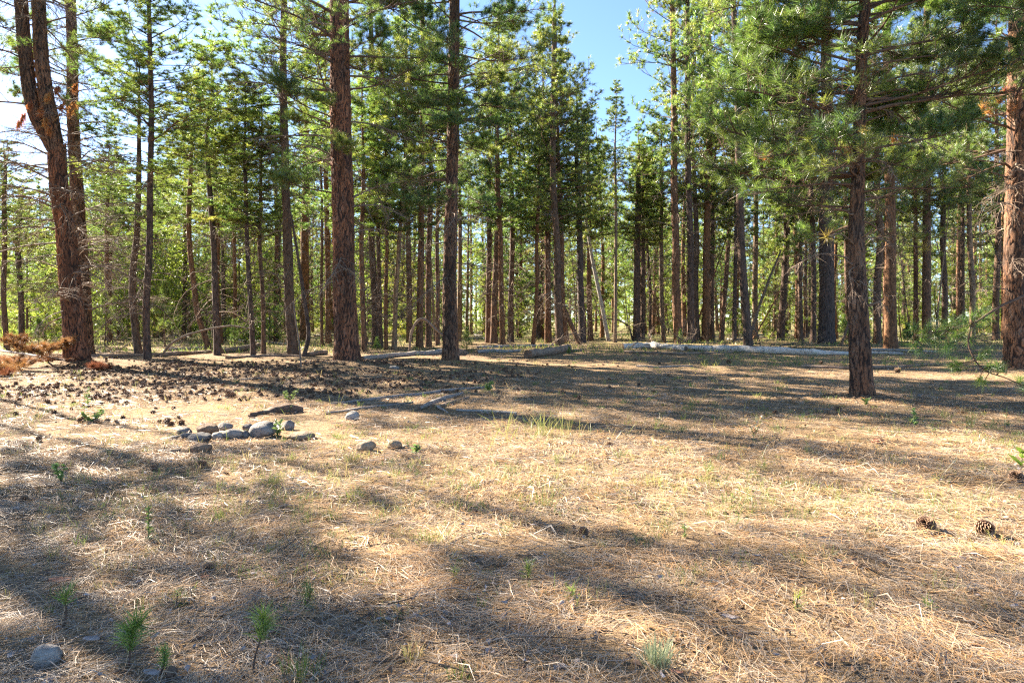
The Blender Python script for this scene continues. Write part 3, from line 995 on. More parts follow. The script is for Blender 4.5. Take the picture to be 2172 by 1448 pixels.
# trees just outside the frame that lend their shade and their low boughs
Y_, Yc = near_tree('pine beyond the right edge whose low green bough dips into view',
                   [(2440, 850, 44), (2440, 500, 34), (2440, 0, 26)], 15, 'bark_orange', 44, 4.0, top=0, toplen=7.5, d=9.6, topscale=0.9)
YX, YY, YZ = Y_.location
fill(Y_, Yc, 9, 4.6, 7.6, 1.4, 2.2, 'live', [PI, 1.2, 2.2])
fill(Y_, Yc, 6, 4.2, 7.5, 2.2, 3.0, 'sparse', [PI], (0.0, 0.2))


def bough(tree, pix, dd, tuftpix, r=0.014):
    """an explicit low bough following photo pixels at depth dd"""
    b = Buf()
    P = np.array([list(at(a, c, d_)) for (a, c), d_ in zip(pix, dd)]) - np.array(tree.location)
    t = np.linspace(0, 1, len(P)); tt = np.linspace(0, 1, 16)
    Q = np.stack([np.interp(tt, t, P[:, k]) for k in range(3)], -1)
    tubes(b, Q, np.linspace(r, r * 0.35, 16), 5)
    f = Buf()
    C = np.array([list(at(a, c, d_)) for a, c, d_ in tuftpix]) - np.array(tree.location)
    for c in C:
        j = np.argmin(np.linalg.norm(Q - c, axis=1))
        s = np.linspace(0, 1, 5)[:, None]
        tubes(b, Q[j][None] * (1 - s) + c[None] * s, np.linspace(0.007, 0.004, 5), 3)
    A = nrm(C - np.array([Q[np.argmin(np.linalg.norm(Q - c, axis=1))] for c in C]) + rng.normal(0, 0.05, C.shape)) + np.array([0, 0, 0.3])
    tufts(f, C, A, 70, 0.17, 0.0055, 0, np.clip(rng.normal(0.3, 0.15, len(C)), 0, 1))
    o = ob('low_branch', b.mesh('low_branch', ['twig']), tree)
    ob('needles', f.mesh('needles', ['needles']), o)


tp = []
for a, c in ((1940, 692), (1958, 700), (1975, 690), (1962, 715), (1990, 712), (2000, 690), (2012, 700), (2020, 680), (2030, 712), (2045, 698), (2042, 676), (2062, 668), (2080, 660), (2075, 690), (2095, 676), (2100, 662), (1935, 732), (1950, 744), (2005, 742), (2015, 734), (1985, 728), (2055, 720), (2035, 690), (2022, 706)):
    tp.append((a, c, 9.4 + random.uniform(-0.3, 0.3)))
bough(Y_, [(2440, 560), (2260, 615), (2172, 628), (2120, 650), (2060, 690), (1990, 704), (1940, 712)], [9.6, 9.5, 9.4, 9.4, 9.4, 9.4, 9.4], tp, 0.028)
tp = [(a, c, 9.2) for a, c in ((2015, 775), (2030, 770), (2085, 755), (2095, 745), (2100, 777), (2118, 770), (2085, 812), (2165, 800), (2172, 818), (2125, 782), (2030, 782), (2075, 808))]
bough(Y_, [(2060, 690), (2052, 730), (2068, 765), (2090, 788), (2130, 800), (2172, 818), (2230, 835)], [9.4, 9.35, 9.3, 9.25, 9.2, 9.2, 9.2], tp, 0.013)


def shade_tree(label, x, y, H, h0, R, seed, name='ponderosa_pine', bark='bark_grey', w=0.36, top=0):
    w = 0.22 if R > 1.8 else 0.13
    z = float(gh(x, y))
    e = empty(name, (x, y, z), label, 'tree', 'pines just beyond the edges of the view')
    c = [[0, 0, 0, w / 2], [0.1, 0, H * 0.5, w * 0.36], [0.15, 0.1, H, 0.03]]
    ob('trunk', trunk_mid('trunk', c, 'bark_mid', 10, 30, seed), e)
    v = SHADECROWN[top % 6]
    ob('crown', v[1], e, (0.1, 0, h0), (0, 0, seed), (R / v[0], R / v[0], (H - h0) / 12.0))
    return e


SHADE = [(-13.6, 12.0, 18, 4.6, 2.4, 0), (-16.8, 13.9, 19, 4.8, 2.4, 1), (-11.8, 9.0, 17, 4.0, 2.4, 2), (-14.8, 10.4, 18, 4.4, 2.5, 2),
         (-20.0, 15.8, 20, 5.0, 2.4, 1), (-12.0, 6.4, 16, 4.2, 2.5, 0), (-18.5, 12.6, 19, 5.5, 2.5, 1), (-24.0, 18.4, 20, 6, 2.4, 5), (-10.2, 7.2, 15, 4.2, 2.2, 2), (-15.0, 15.2, 20, 9.2, 1.75, 1), (-14.2, 15.6, 19, 10.8, 1.3, 0), (-20.2, 18.4, 20, 5.0, 1.8, 5)]
for k, a in enumerate(SHADE):
    shade_tree('pine standing just beyond the left edge of the view', *a[:5], seed=k + 50, top=a[5])

# ------------------------------------------------------------------ the trees of the middle distance
MID = [
    ('slim dark pine at the far left edge, left of the forked pine', 15, 742, 10, 12, 10, 300, 470, 1.3, 'bark_dark'),
    ('short dark pine just left of the forked trunk, second from the left edge', 47, 733, 11, 45, 44, 380, 560, 1.3, 'bark_dark'),
    ('wavy rust-lit pine immediately left of the slim dark straight one', 295, 752, 14, 292, 298, 120, 430, 1.1, 'bark_mid'),
    ('slim dark straight pine, first lone trunk right of the forked pine', 313, 763, 14, 317, 318, -70, 330, 1.45, 'bark_dark'),
    ('slender pine with a strongly kicked-out foot behind the fallen arch', 445, 742, 11, 405, 404, 170, 420, 1.1, 'bark_mid'),
    ('dark slim pine leaning left out of the foot of the bent arch', 462, 753, 13, 441, 442, 70, 330, 1.4, 'bark_dark'),
    ('orange straight trunk half hidden behind the dark leaning slim pine', 468, 731, 12, 458, 456, 190, 430, 1.3, 'bark_rust'),
    ('thin dark pine leaning left beside a thin reddish one', 538, 753, 10, 521, 516, 150, 420, 1.0, 'bark_dark'),
    ('thin reddish upright pine halfway between forked and thickest pine', 559, 750, 9, 552, 552, 180, 440, 1.0, 'bark_mid'),
    ('mid-sized dark pine, second trunk left of the thickest red pine', 622, 754, 21, 608, 604, -170, 260, 1.7, 'bark_mid'),
    ('stout orange trunk behind the crooked stem left of the thickest pine', 645, 722, 18, 650, 652, 110, 380, 1.8, 'bark_rust'),
    ('narrow orange trunk touching the left side of the thickest pine', 697, 728, 12, 692, 690, 60, 380, 1.5, 'bark_rust'),
    ('very thin upright trunk near the left side of the thickest pine', 683, 737, 6, 683, 683, 220, 420, 0.8, 'bark_mid'),
    ('brown trunk first to the right of the thickest red pine', 773, 745, 11, 770, 768, 140, 420, 1.2, 'bark_mid'),
    ('dark stout trunk of a close pair right of the thickest pine', 797, 738, 15, 790, 786, -20, 360, 1.7, 'bark_mid'),
    ('slimmer right-hand trunk of the close pair right of the thickest pine', 808, 739, 9, 801, 797, 120, 420, 1.1, 'bark_mid'),
    ('narrow bright orange trunk beside the close pair of brown pines', 819, 742, 8, 814, 810, 200, 440, 1.0, 'bark_rust'),
    ('pale slim trunk leaning right between orange and brown pines', 836, 742, 10, 855, 868, 150, 430, 1.1, 'bark_pale'),
    ('brown trunk just right of the pale leaning slim pine', 868, 727, 12, 864, 860, 0, 380, 1.8, 'bark_mid'),
    ('reddish trunk behind the broken bent stem near picture centre', 890, 738, 14, 893, 896, -90, 360, 1.6, 'bark_rust'),
    ('dark trunk right of the broken bent stem', 909, 735, 12, 915, 920, 60, 400, 1.4, 'bark_mid'),
    ('thin trunk close against the left side of the tall brown pine', 928, 733, 9, 930, 930, 180, 430, 1.0, 'bark_mid'),
    ('left trunk of a tight trio right of the tall brown pine', 1035, 728, 11, 1037, 1040, 90, 400, 1.3, 'bark_mid'),
    ('thick middle trunk of the tight trio right of the tall brown pine', 1047, 728, 14, 1056, 1060, 20, 380, 1.7, 'bark_mid'),
    ('reddish right trunk of the tight trio right of the tall brown pine', 1066, 732, 11, 1056, 1052, 160, 420, 1.2, 'bark_rust'),
    ('dark single trunk standing right of the tight trio', 1083, 725, 12, 1085, 1086, 170, 420, 1.4, 'bark_dark'),
    ('thin reddish pine leaning right above the short barked log', 1130, 730, 8, 1144, 1150, 270, 440, 1.0, 'bark_rust'),
    ('dark straight pole-like pine behind the short barked log', 1141, 720, 10, 1142, 1143, 200, 430, 1.3, 'bark_dark'),
    ('brown slim trunk left of the tall pine beside the sky gap', 1165, 727, 10, 1164, 1163, 200, 430, 1.2, 'bark_mid'),
    ('tall pine whose pointed top borders the sky gap on its left', 1188, 732, 16, 1172, 1176, -5, 400, 1.9, 'bark_mid'),
    ('reddish trunk tight to the right of the pine bordering the sky gap', 1201, 729, 12, 1186, 1180, 150, 420, 1.3, 'bark_rust'),
    ('dark trunk just left of the leaning grey dead pole', 1236, 727, 14, 1226, 1222, 190, 430, 1.5, 'bark_dark'),
    ('brown trunk crossing behind the leaning grey dead pole', 1252, 722, 11, 1248, 1246, 250, 440, 1.3, 'bark_mid'),
    ('thin grey pine with a small tufted top in the sky gap', 1305, 727, 7, 1306, 1306, 172, 300, 0.75, 'bark_pale'),
    ('dark trunk below the sky gap, left one of a close pair', 1350, 722, 14, 1355, 1356, 300, 450, 1.4, 'bark_dark'),
    ('thinner right trunk of the close pair below the sky gap', 1363, 722, 9, 1364, 1366, 320, 460, 1.1, 'bark_dark'),
    ('thin pole of a pine right of the pair below the sky gap', 1379, 718, 6, 1372, 1370, 330, 460, 0.9, 'bark_dark'),
    ('pale brown trunk above the left end of the long white log', 1407, 722, 9, 1404, 1402, 250, 430, 1.2, 'bark_pale'),
    ('large brown pine bordering the sky gap on its right', 1440, 728, 17, 1430, 1426, -160, 340, 2.0, 'bark_mid'),
    ('tall dark pine just right of the large pine beside the sky gap', 1466, 728, 15, 1461, 1458, -280, 300, 2.1, 'bark_dark'),
    ('brown trunk touching the right of the tall dark pine', 1479, 725, 12, 1474, 1470, 20, 380, 1.5, 'bark_mid'),
    ('reddish straight trunk over the middle of the long white log', 1497, 725, 15, 1502, 1506, -90, 360, 1.7, 'bark_rust'),
    ('slim pale trunk right beside the reddish one over the white log', 1511, 722, 9, 1511, 1512, 120, 420, 1.1, 'bark_pale'),
    ('thin brown pine leaning right over the white log', 1530, 722, 10, 1552, 1570, 130, 420, 1.1, 'bark_mid'),
    ('narrow black pole-like pine left of the large curved dark pine', 1558, 724, 8, 1562, 1565, 220, 440, 1.0, 'bark_dark'),
    ('tall dark pine curving left as it rises behind the white log', 1587, 733, 17, 1566, 1557, -240, 260, 1.9, 'bark_dark'),
    ('sunlit pale trunk right of the tall curving dark pine', 1602, 720, 11, 1605, 1612, 60, 400, 1.5, 'bark_pale'),
    ('dark trunk leaning right between white log and thick shaded pine', 1655, 722, 14, 1668, 1672, 130, 410, 1.4, 'bark_dark'),
    ('reddish slim trunk right of the dark right-leaning pine', 1690, 718, 9, 1690, 1690, 170, 420, 1.2, 'bark_rust'),
    ('thin upright trunk left of the dark pole beside the shaded thick pine', 1711, 716, 7, 1712, 1713, 240, 430, 1.0, 'bark_mid'),
    ('dark pole of a pine touching the left of the thick shaded pine', 1725, 726, 11, 1722, 1720, 150, 430, 1.2, 'bark_dark'),
    ('thick shaded dark pine behind and left of the nearest trunk', 1754, 729, 31, 1752, 1750, -300, 330, 2.4, 'bark_dark'),
    ('narrow orange trunk at the right side of the thick shaded pine', 1774, 719, 7, 1772, 1770, 250, 430, 1.0, 'bark_rust'),
    ('brown trunk left of the orange pine right of the nearest trunk', 1862, 728, 15, 1858, 1856, 0, 400, 1.5, 'bark_mid'),
    ('orange plated pine first to the right of the nearest trunk', 1890, 738, 23, 1886, 1880, -180, 350, 1.9, 'bark_rust'),
    ('grey-brown trunk rising above the low green bough', 1966, 727, 17, 1966, 1968, -100, 360, 1.8, 'bark_mid'),
    ('dark slim trunk above the right half of the low green bough', 2002, 722, 11, 2000, 2000, 120, 400, 1.3, 'bark_dark'),
    ('pale slim trunk midway between the low bough and right-edge pine', 2062, 726, 11, 2056, 2052, 20, 380, 1.4, 'bark_pale'),
    ('thin brown trunk left of the pale slim one near the right edge', 2035, 718, 9, 2034, 2034, 180, 420, 1.1, 'bark_mid'),
    ('brown trunk just left of the right-edge orange pine', 2112, 722, 12, 2112, 2112, 40, 390, 1.5, 'bark_mid'),
    ('slim brown pine in the bright thicket left of the slim dark pine', 232, 730, 9, 230, 230, 300, 470, 1.1, 'bark_mid'),
    ('grey pine standing in the bright green thicket right of the slim dark pine', 390, 722, 9, 391, 391, 260, 470, 1.4, 'bark_mid'),
    ('slim trunk between the thin reddish pine and the mid-sized dark one', 585, 728, 9, 584, 584, 240, 430, 1.2, 'bark_mid'),
    ('distant reddish trunk left of the thin dark leaning pine', 497, 726, 8, 497, 497, 280, 450, 1.2, 'bark_rust'),
]
for rec in MID:
    bend = None
    if rec[0].startswith('slender pine with a strongly'):
        bend = [(430, 700, 12), (416, 660, 11.5), (408, 560, 11)]
    if rec[0].startswith('wavy'):
        bend = [(283, 680, 14), (276, 610, 14), (284, 530, 13)]
    if rec[0].startswith('tall dark pine curving'):
        bend = [(1582, 650, 17), (1574, 540, 16)]
    if rec[0].startswith('pale slim trunk leaning'):
        bend = [(838, 650, 10), (848, 540, 9.5)]
    mid_tree(*rec, bend=bend)

# ------------------------------------------------------------------ far trees, one by one, and the wood beyond them
FARTRUNK = []
for k in range(8):
    c = [[0, 0, 0, 0.17], [rng.uniform(-0.2, 0.2), rng.uniform(-0.2, 0.2), 7, 0.13], [rng.uniform(-0.4, 0.4), rng.uniform(-0.3, 0.3), 18, 0.02]]
    FARTRUNK.append((c, [trunk_mid('trunk', c, b_, 6, 14, k) for b_ in ('bark_mid', 'bark_dark', 'bark_pale', 'bark_rust')]))
def zone(pxl):
    for lim, t in ((150, 'left of the forked pine'), (440, 'between the forked pine and the leaning slim pines'), (705, 'between the slim leaning pines and the thickest pine'),
                   (940, 'between the thickest pine and the tall brown pine'), (1190, 'between the tall brown pine and the sky gap'), (1420, 'under the sky gap'),
                   (1620, 'between the sky gap and the curving dark pine'), (1815, 'between the curving dark pine and the nearest trunk'), (1990, 'just right of the nearest trunk')):
        if pxl < lim:
            return t
    return 'near the right-edge orange pine'


taken = []
nfar = 0
tries = 0
while nfar < 205 and tries < 6000:
    tries += 1
    Yd = math.sqrt(random.uniform(40 ** 2, 105 ** 2))
    ang = random.uniform(-0.80, 0.80)
    X = ang * Yd
    pxl = CX + ang * F
    if any((X - a) ** 2 + (Yd - b) ** 2 < 2.6 ** 2 for a, b in taken):
        continue
    if Yd < 50 and not (700 < pxl < 2100) and random.random() < 0.6:
        continue
    hmax = 21
    if 1200 < pxl < 1400:
        hmax = 1.3 + (680 - 200) / F * Yd
    elif pxl < 480:
        hmax = 1.3 + (680 - 330) / F * Yd
    H = min(random.uniform(15, 21), hmax * random.uniform(0.85, 1.0))
    if H < 7:
        continue
    taken.append((X, Yd))
    z = float(gh(X, Yd)) * max(0, min(1, 1 - (Yd - 60) / 80))
    tc, tm = random.choice(FARTRUNK)
    ti = random.randrange(4)
    e = empty('pine_tree', (X, Yd, z), 'far %s pine %s' % (['brown', 'dark', 'pale', 'rusty'][ti] + ('-barked' if Yd < 65 else ''), zone(pxl)), 'tree', 'pines of the background wood')
    s = H / 18.0
    wsc = random.uniform(0.75, 1.3)
    rz = random.uniform(0, 6.28)
    ob('trunk', tm[ti], e, (0, 0, 0), (0, 0, rz), (wsc, wsc, s))
    hc = H * (random.uniform(0.28, 0.45) if Yd < 48 else random.uniform(0.12, 0.34))
    v = random.choice(FARCROWN if Yd > 55 else CROWN)
    R = random.uniform(1.5, 2.5)
    ob('crown', v[1], e, (0, 0, hc), (0, 0, random.uniform(0, 6.28)), (R / v[0], R / v[0], (H - hc) / 12.0))
    if Yd < 62:
        o = ob('dead_branches', random.choice(DEADSET), e, (0, 0, max(1.5, hc - 4.5)), (0, 0, random.uniform(0, 6)), (0.8, 0.8, 1.0))
        o['kind'] = 'stuff'
    nfar += 1

b = Buf()
lowc = []
for k in range(4):
    lowc.append(gen_crown(12.0, 2.2, 0.85, 4, 2, 0, 10, 0.14, 0.6, 0.05, 0.6, wood_min=0.02, tint=0.6, wood=False))
for k in range(290):
    Yd = math.sqrt(random.uniform(105 ** 2, 190 ** 2)); ang = random.uniform(-0.85, 0.85); X = ang * Yd
    pxl = CX + ang * F
    H = random.uniform(14, 20)
    if pxl < 500:
        H = min(H, 13)
    s = np.linspace(0, 1, 4)
    tubes(b, np.stack([X + 0 * s, Yd + 0 * s, H * s], -1), 0.22 * (1 - 0.9 * s), 5, 1)
    b.merge(lowc[k % 4], Matrix.Translation((X, Yd, H * 0.08)) @ Matrix.Rotation(random.uniform(0, 6), 4, 'Z') @ Matrix.Diagonal((1.4, 1.4, H * 0.92 / 12, 1)))
o = ob('distant_woodland', b.mesh('distant_woodland', ['needles_far_sunlit', 'bark_mid']))
tag(o, 'hazy mass of distant pines closing the view behind the trunks', 'woodland', None, 'stuff')


# ------------------------------------------------------------------ undergrowth: young pines and bright shrubs
def young_pine_mesh(H, seed, per=26):
    w, f = Buf(), Buf()
    s = np.linspace(0, 1, 8)
    tubes(w, np.stack([0.03 * np.sin(4 * s), 0.03 * np.cos(3 * s) - 0.03, H * s], -1), 0.02 * H * 0.6 * (1 - 0.8 * s) + 0.004, 5)
    z = 0.12 * H
    while z < H * 0.97:
        t = z / H
        for a in np.arange(4) / 4 * 2 * PI + rng.uniform(0, 6):
            L = H * 0.36 * (1 - t) * rng.uniform(0.7, 1.2) + 0.06
            ww, ff = gen_branch(L, True, 3, 0, per, 0.009, min(0.16, 0.1 * H + 0.04), False, 3, r0=0.008, up=0.5, tint=rng.uniform(0.2, 0.8))
            Mx = rot_branch(a, 0.3 + 0.4 * t, (0, 0, z))
            w.merge(ww, Mx); f.merge(ff, Mx)
        z += H * 0.13 * rng.uniform(0.8, 1.2)
    tufts(f, np.array([[0, 0, H]]), np.array([[0, 0, 1.0]]), per * 2, min(0.16, 0.1 * H + 0.04), 0.009, 0, 0.7)
    return w.mesh('stem', ['twig']), f.mesh('needles', ['young'])


YP = [young_pine_mesh(1.6, 1), young_pine_mesh(1.2, 2), young_pine_mesh(2.2, 3)]
for (label, xp, yp, s, v) in (
    ('bushy dark green young pine at the right foot of the tall brown pine', 990, 752, 0.62, 0),
    ('low green sapling left of the grey fallen log near the thickest pine', 800, 748, 0.5, 1),
    ('bright little sapling growing beside the short barked log', 1207, 755, 0.28, 1),
    ('small sapling in front of the large pine beside the sky gap', 1443, 732, 0.5, 0),
    ('bright young pine behind the slim dark straight trunk', 350, 735, 1.5, 2),
    ('broad bright young pine between forked pine and slim dark trunk', 222, 738, 1.2, 2),
    ('pale young pine right of the kicked-out slender trunk', 498, 738, 0.8, 0),
    ('young pine at the extreme left edge behind the rusty boughs', 82, 738, 1.1, 1),
    ('green sapling behind the nearest trunk beside the orange pine', 1925, 733, 0.9, 1),
    ('yellow-green sapling right of the thick shaded pine', 1790, 725, 1.0, 0),
):
    X, Y, Z = px(xp, yp)
    e = empty('young_pine', (X, Y, Z), label, 'sapling', 'young pines in the undergrowth', (0, 0, random.uniform(0, 6)))
    ob('stem', YP[v][0], e, (0, 0, 0), (0, 0, 0), s)
    ob('needles', YP[v][1], e, (0, 0, 0), (0, 0, 0), s)


UNDER = []
for k in range(5):
    w, f = Buf(), Buf()
    Hh = 6.0
    cb_ = gen_crown(5.6, [1.3, 1.5, 1.1, 1.7, 1.4][k], 0.34, 6, 4, 1, 12, 0.028, 0.24, 0.02, 0.9, wood_min=0.009, tint=0.65)
    s = np.linspace(0, 1, 6)
    tubes(w, np.stack([0 * s, 0 * s, Hh * 0.97 * s], -1), 0.06 * (1 - 0.85 * s), 5)
    UNDER.append((w.mesh('stem', ['twig']), cb_.mesh('crown', ['needles_far_sunlit', 'twig'])))
nu = 0
while nu < 190:
    Yd = math.sqrt(random.uniform(38 ** 2, 98 ** 2)); ang = random.choice([random.uniform(-0.8, 0.8), random.uniform(-0.8, -0.1)]); X = ang * Yd
    if any((X - a) ** 2 + (Yd - b) ** 2 < 1.3 ** 2 for a, b in taken) or (Yd < 52 and random.random() < 0.6):
        continue
    taken.append((X, Yd)); nu += 1
    z = float(gh(X, Yd)) * max(0, min(1, 1 - (Yd - 60) / 80))
    e = empty('young_pine', (X, Yd, z), 'young green pine filling the gap ' + zone(CX + ang * F), 'sapling', 'young pines filling the background wood', (0, 0, random.uniform(0, 6)))
    v = random.choice(UNDER); s = random.uniform(0.5, 1.5)
    ob('stem', v[0], e, (0, 0, 0), (0, 0, 0), s)
    ob('crown', v[1], e, (0, 0, 0.3 * s), (0, 0, 0), s)


def shrub(label, xp, yp, W, H, n, mname='broadleaf', nm='leafy_shrub', leaf=0.09):
    X, Y, Z = px(xp, yp)
    e = empty(nm, (X, Y, Z), label, 'shrub')
    w, f = Buf(), Buf()
    ns = 9
    s = np.linspace(0, 1, 6)
    tipsl = []
    for k in range(ns):
        a = rng.uniform(0, 6.28); L = H * rng.uniform(0.6, 1.0); o_ = W * rng.uniform(0.2, 0.5)
        P = np.stack([np.cos(a) * o_ * s ** 1.4, np.sin(a) * o_ * s ** 1.4, L * s], -1)
        tubes(w, P, 0.025 * (1 - 0.8 * s), 4)
        tipsl.append(P[2:])
    C = np.concatenate(tipsl)
    O = C[rng.integers(0, len(C), n)] + rng.normal(0, 1, (n, 3)) * np.array([W * 0.16, W * 0.16, H * 0.12])
    O[:, 2] = np.abs(O[:, 2])
    D = rng.normal(size=(n, 3))
    needles(f, O, D, leaf * rng.uniform(0.7, 1.3, n), leaf * 0.6, 0, np.clip(rng.normal(0.5, 0.25, n), 0, 1), 0.1, True)
    ob('stems', w.mesh('stems', ['twig']), e)['kind'] = 'stuff'
    ob('foliage', f.mesh('foliage', [mname]), e)['kind'] = 'stuff'


shrub('tall yellow-green shrub glowing behind the slim dark pine', 345, 722, 5.0, 7.5, 5200, leaf=0.14)
shrub('yellow-green leafy bush left of the slim wavy pine', 250, 722, 4.0, 6.5, 4200, leaf=0.14)
shrub('sunlit leafy bush glowing right of the thickest pine', 782, 716, 3.0, 11.0, 3000, leaf=0.16)
shrub('low bright bush at the far left behind the forked pine', 110, 722, 4.0, 3.0, 2600, leaf=0.12)
shrub('low bright green bush right of the leaning kicked-out pine', 520, 728, 3.0, 1.4, 1800, leaf=0.10)


# ------------------------------------------------------------------ logs, sticks and stems
def log_mesh(P, R, matn, k=10, seed=0, ends=True, rough=0.12, endmat='endgrain'):
    """P world polyline -> mesh local to its first point (with end caps)"""
    P = np.asarray(P, float); R = np.asarray(R, float)
    n = max(10, int(np.sum(np.linalg.norm(np.diff(P, axis=0), axis=1)) / 0.12))
    n = min(n, 70)
    t = np.r_[0, np.cumsum(np.linalg.norm(np.diff(P, axis=0), axis=1))]
    tt = np.linspace(0, t[-1], n)
    Q = np.stack([np.interp(tt, t, P[:, i]) for i in range(3)], -1)
    r = np.interp(tt, t, R)
    for _ in range(2):
        Q[1:-1] = Q[:-2] * .25 + Q[1:-1] * .5 + Q[2:] * .25
    b = Buf()
    T = nrm(np.gradient(Q, axis=0))
    ax = nrm(Q[-1] - Q[0])
    ref = np.array([1.0, 0, 0]) if abs(ax[2]) > 0.8 else np.array([0, 0, 1.0])
    n1 = nrm(np.cross(T, ref[None])); n2 = np.cross(T, n1)
    a = np.arange(k) / k * 2 * PI
    lump = 1 + rough * 2 * (vnoise(np.cos(a)[None] * 1.7 + seed, tt[:, None] * 2.2 + np.sin(a)[None] * 1.7) - 0.5) + rough * 1.2 * (vnoise(a[None] * 3 + seed, tt[:, None] * 9) - 0.5)
    V = Q[:, None] + (r[:, None] * lump)[..., None] * (np.cos(a)[None, :, None] * n1[:, None] + np.sin(a)[None, :, None] * n2[:, None])
    i = np.arange(n - 1)[:, None]; j = np.arange(k)[None]
    q = np.stack([i * k + j, i * k + (j + 1) % k, (i + 1) * k + (j + 1) % k, (i + 1) * k + j], -1).reshape(-1, 4)
    V = V - P[0]
    b.add(V.reshape(-1, 3), q, 0)
    if ends:
        for e, c in ((V[0], Q[0] - T[0] * r[0] * 0.15 - P[0]), (V[-1], Q[-1] + T[-1] * r[-1] * 0.15 - P[0])):
            b.add(np.vstack([e, c]), np.array([[j_, (j_ + 1) % k, k] for j_ in range(k)]), 1, 0.5, False)
    me = b.mesh('log', [matn, endmat])
    return me, P[0]


def ground_log(name, label, cat, pix, diam, matn, lift=0.4, k=10, group=None, rough=0.12, sub=None):
    P, R = [], []
    for (a, c), w in zip(pix, diam):
        X, Y, Z = px(a, c)
        r = w / F * Y / 2
        P.append((X, Y, Z + r * lift * 2)); R.append(r)
    # finer polyline hugging the ground
    P2, R2 = [], []
    for i in range(len(P) - 1):
        for t_ in (0.0, 0.35, 0.7):
            w_ = R[0] * 0.5 if t_ else 0.0
            x_ = P[i][0] * (1 - t_) + P[i + 1][0] * t_; y_ = P[i][1] * (1 - t_) + P[i + 1][1] * t_ + random.gauss(0, 1) * w_
            r_ = R[i] * (1 - t_) + R[i + 1] * t_
            P2.append((x_, y_, float(gh(x_, y_)) + r_ * lift * 2 + random.gauss(0, 0.15) * w_)); R2.append(r_ * random.uniform(0.82, 1.12))
    P2.append(P[-1]); R2.append(R[-1])
    me, o0 = log_mesh(P2, R2, matn, k, random.randint(0, 90), rough=rough * 1.5)
    o = ob(name, me, None, o0)
    tag(o, label, cat, group)
    return o


def pole(name, label, cat, pix, diam, matn, base=None, k=7, group=None):
    """an upright or arching stem: first pixel stands on the ground, the rest at the same depth"""
    X, Y, Z = px(*pix[0])
    P = [(X, Y, Z - 0.05)]; R = [diam[0] / F * Y / 2]
    for (a, c), w in zip(pix[1:], diam[1:]):
        p = at(a, c, Y); P.append(tuple(p)); R.append(w / F * Y / 2)
    me, o0 = log_mesh(P, R, matn, k, random.randint(0, 90), rough=0.06)
    o = ob(name, me, None, o0)
    return tag(o, label, cat, group)


LG = 'fallen logs at the far side of the clearing'
ground_log('fallen_log', 'long bleached white log lying across the far side of the clearing', 'log', [(1440, 742), (1540, 745), (1640, 749), (1730, 752), (1806, 754)], [12, 14, 15, 12, 9], 'whitelog', group=LG, rough=0.2)
ground_log('fallen_log', 'thick pale broken log piece left of the long white log', 'log', [(1322, 739), (1380, 739), (1455, 744)], [11, 15, 11], 'whitelog', group=LG, rough=0.25)
ground_log('fallen_log', 'dark thin log lying in front of the long white log', 'log', [(1325, 748), (1440, 752), (1555, 750)], [6, 6, 5], 'brownlog', group=LG)
ground_log('fallen_log', 'grey log end showing right of the nearest trunk', 'log', [(1838, 752), (1915, 753)], [9, 7], 'greylog', group=LG)
ground_log('fallen_log', 'pale thin log behind the grey log end right of the nearest trunk', 'log', [(1850, 744), (1990, 748)], [6, 5], 'greylog', group=LG)
ground_log('fallen_log', 'short barked log with a dark rotten end in the middle of the clearing edge', 'log', [(1120, 760), (1165, 753), (1206, 744)], [21, 19, 15], 'brownlog', group=LG)
ground_log('fallen_log', 'broken stub lying behind the short barked log', 'log', [(1206, 746), (1236, 744)], [8, 6], 'brownlog', group=LG)
ground_log('fallen_log', 'grey thin log between the thickest pine and the tall brown pine', 'log', [(768, 764), (830, 757), (905, 753), (950, 750)], [10, 10, 11, 12], 'greylog', group=LG)
ground_log('fallen_log', 'dark rotten log end right beside the tall brown pine foot', 'log', [(962, 757), (984, 755)], [19, 15], 'brownlog', group=LG)
ground_log('fallen_log', 'grey log lying right of the dark rotten end', 'log', [(1012, 750), (1105, 746)], [9, 7], 'greylog', group=LG)
ground_log('fallen_log', 'pale log strip further back left of the short barked log', 'log', [(1010, 738), (1100, 736), (1185, 732)], [5, 6, 4], 'greylog', group=LG)
ground_log('fallen_log', 'long dark log lying right of the forked pine', 'log', [(192, 757), (270, 756), (345, 755)], [7, 7, 6], 'brownlog', group=LG)
ground_log('fallen_log', 'brown log running right from the slim dark pine', 'log', [(322, 756), (380, 753), (446, 749)], [9, 9, 8], 'brownlog', group=LG)
ground_log('fallen_log', 'split pale log above the brown log left of the kicked-out pine', 'log', [(352, 744), (400, 742), (440, 739)], [8, 7, 5], 'greylog', group=LG)
ground_log('fallen_log', 'dark brown log end right of the dark leaning slim pine', 'log', [(470, 749), (520, 743), (556, 736)], [12, 13, 11], 'brownlog', group=LG)
ground_log('fallen_log', 'pale thin log behind the dark brown log end', 'log', [(508, 724), (560, 727), (625, 732)], [6, 6, 5], 'greylog', group=LG)
ground_log('fallen_log', 'broken dark log chunk left of the thickest pine', 'log', [(652, 756), (692, 751)], [9, 10], 'brownlog', group=LG)
ground_log('fallen_log', 'thin grey stick log between the leaning pines and the broken chunk', 'log', [(480, 761), (560, 757), (640, 757)], [6, 6, 6], 'brownlog', group=LG)
ground_log('fallen_log', 'long thin dark log crossing behind the nearest trunk', 'log', [(1700, 779), (1810, 783), (1900, 780), (2000, 775)], [7, 7, 6, 4], 'brownlog', group=LG)
ground_log('fallen_log', 'grey thin branch lying in the grass right of the clearing middle', 'branch', [(1350, 778), (1400, 780), (1470, 777)], [4, 4, 3], 'stick', group=LG)
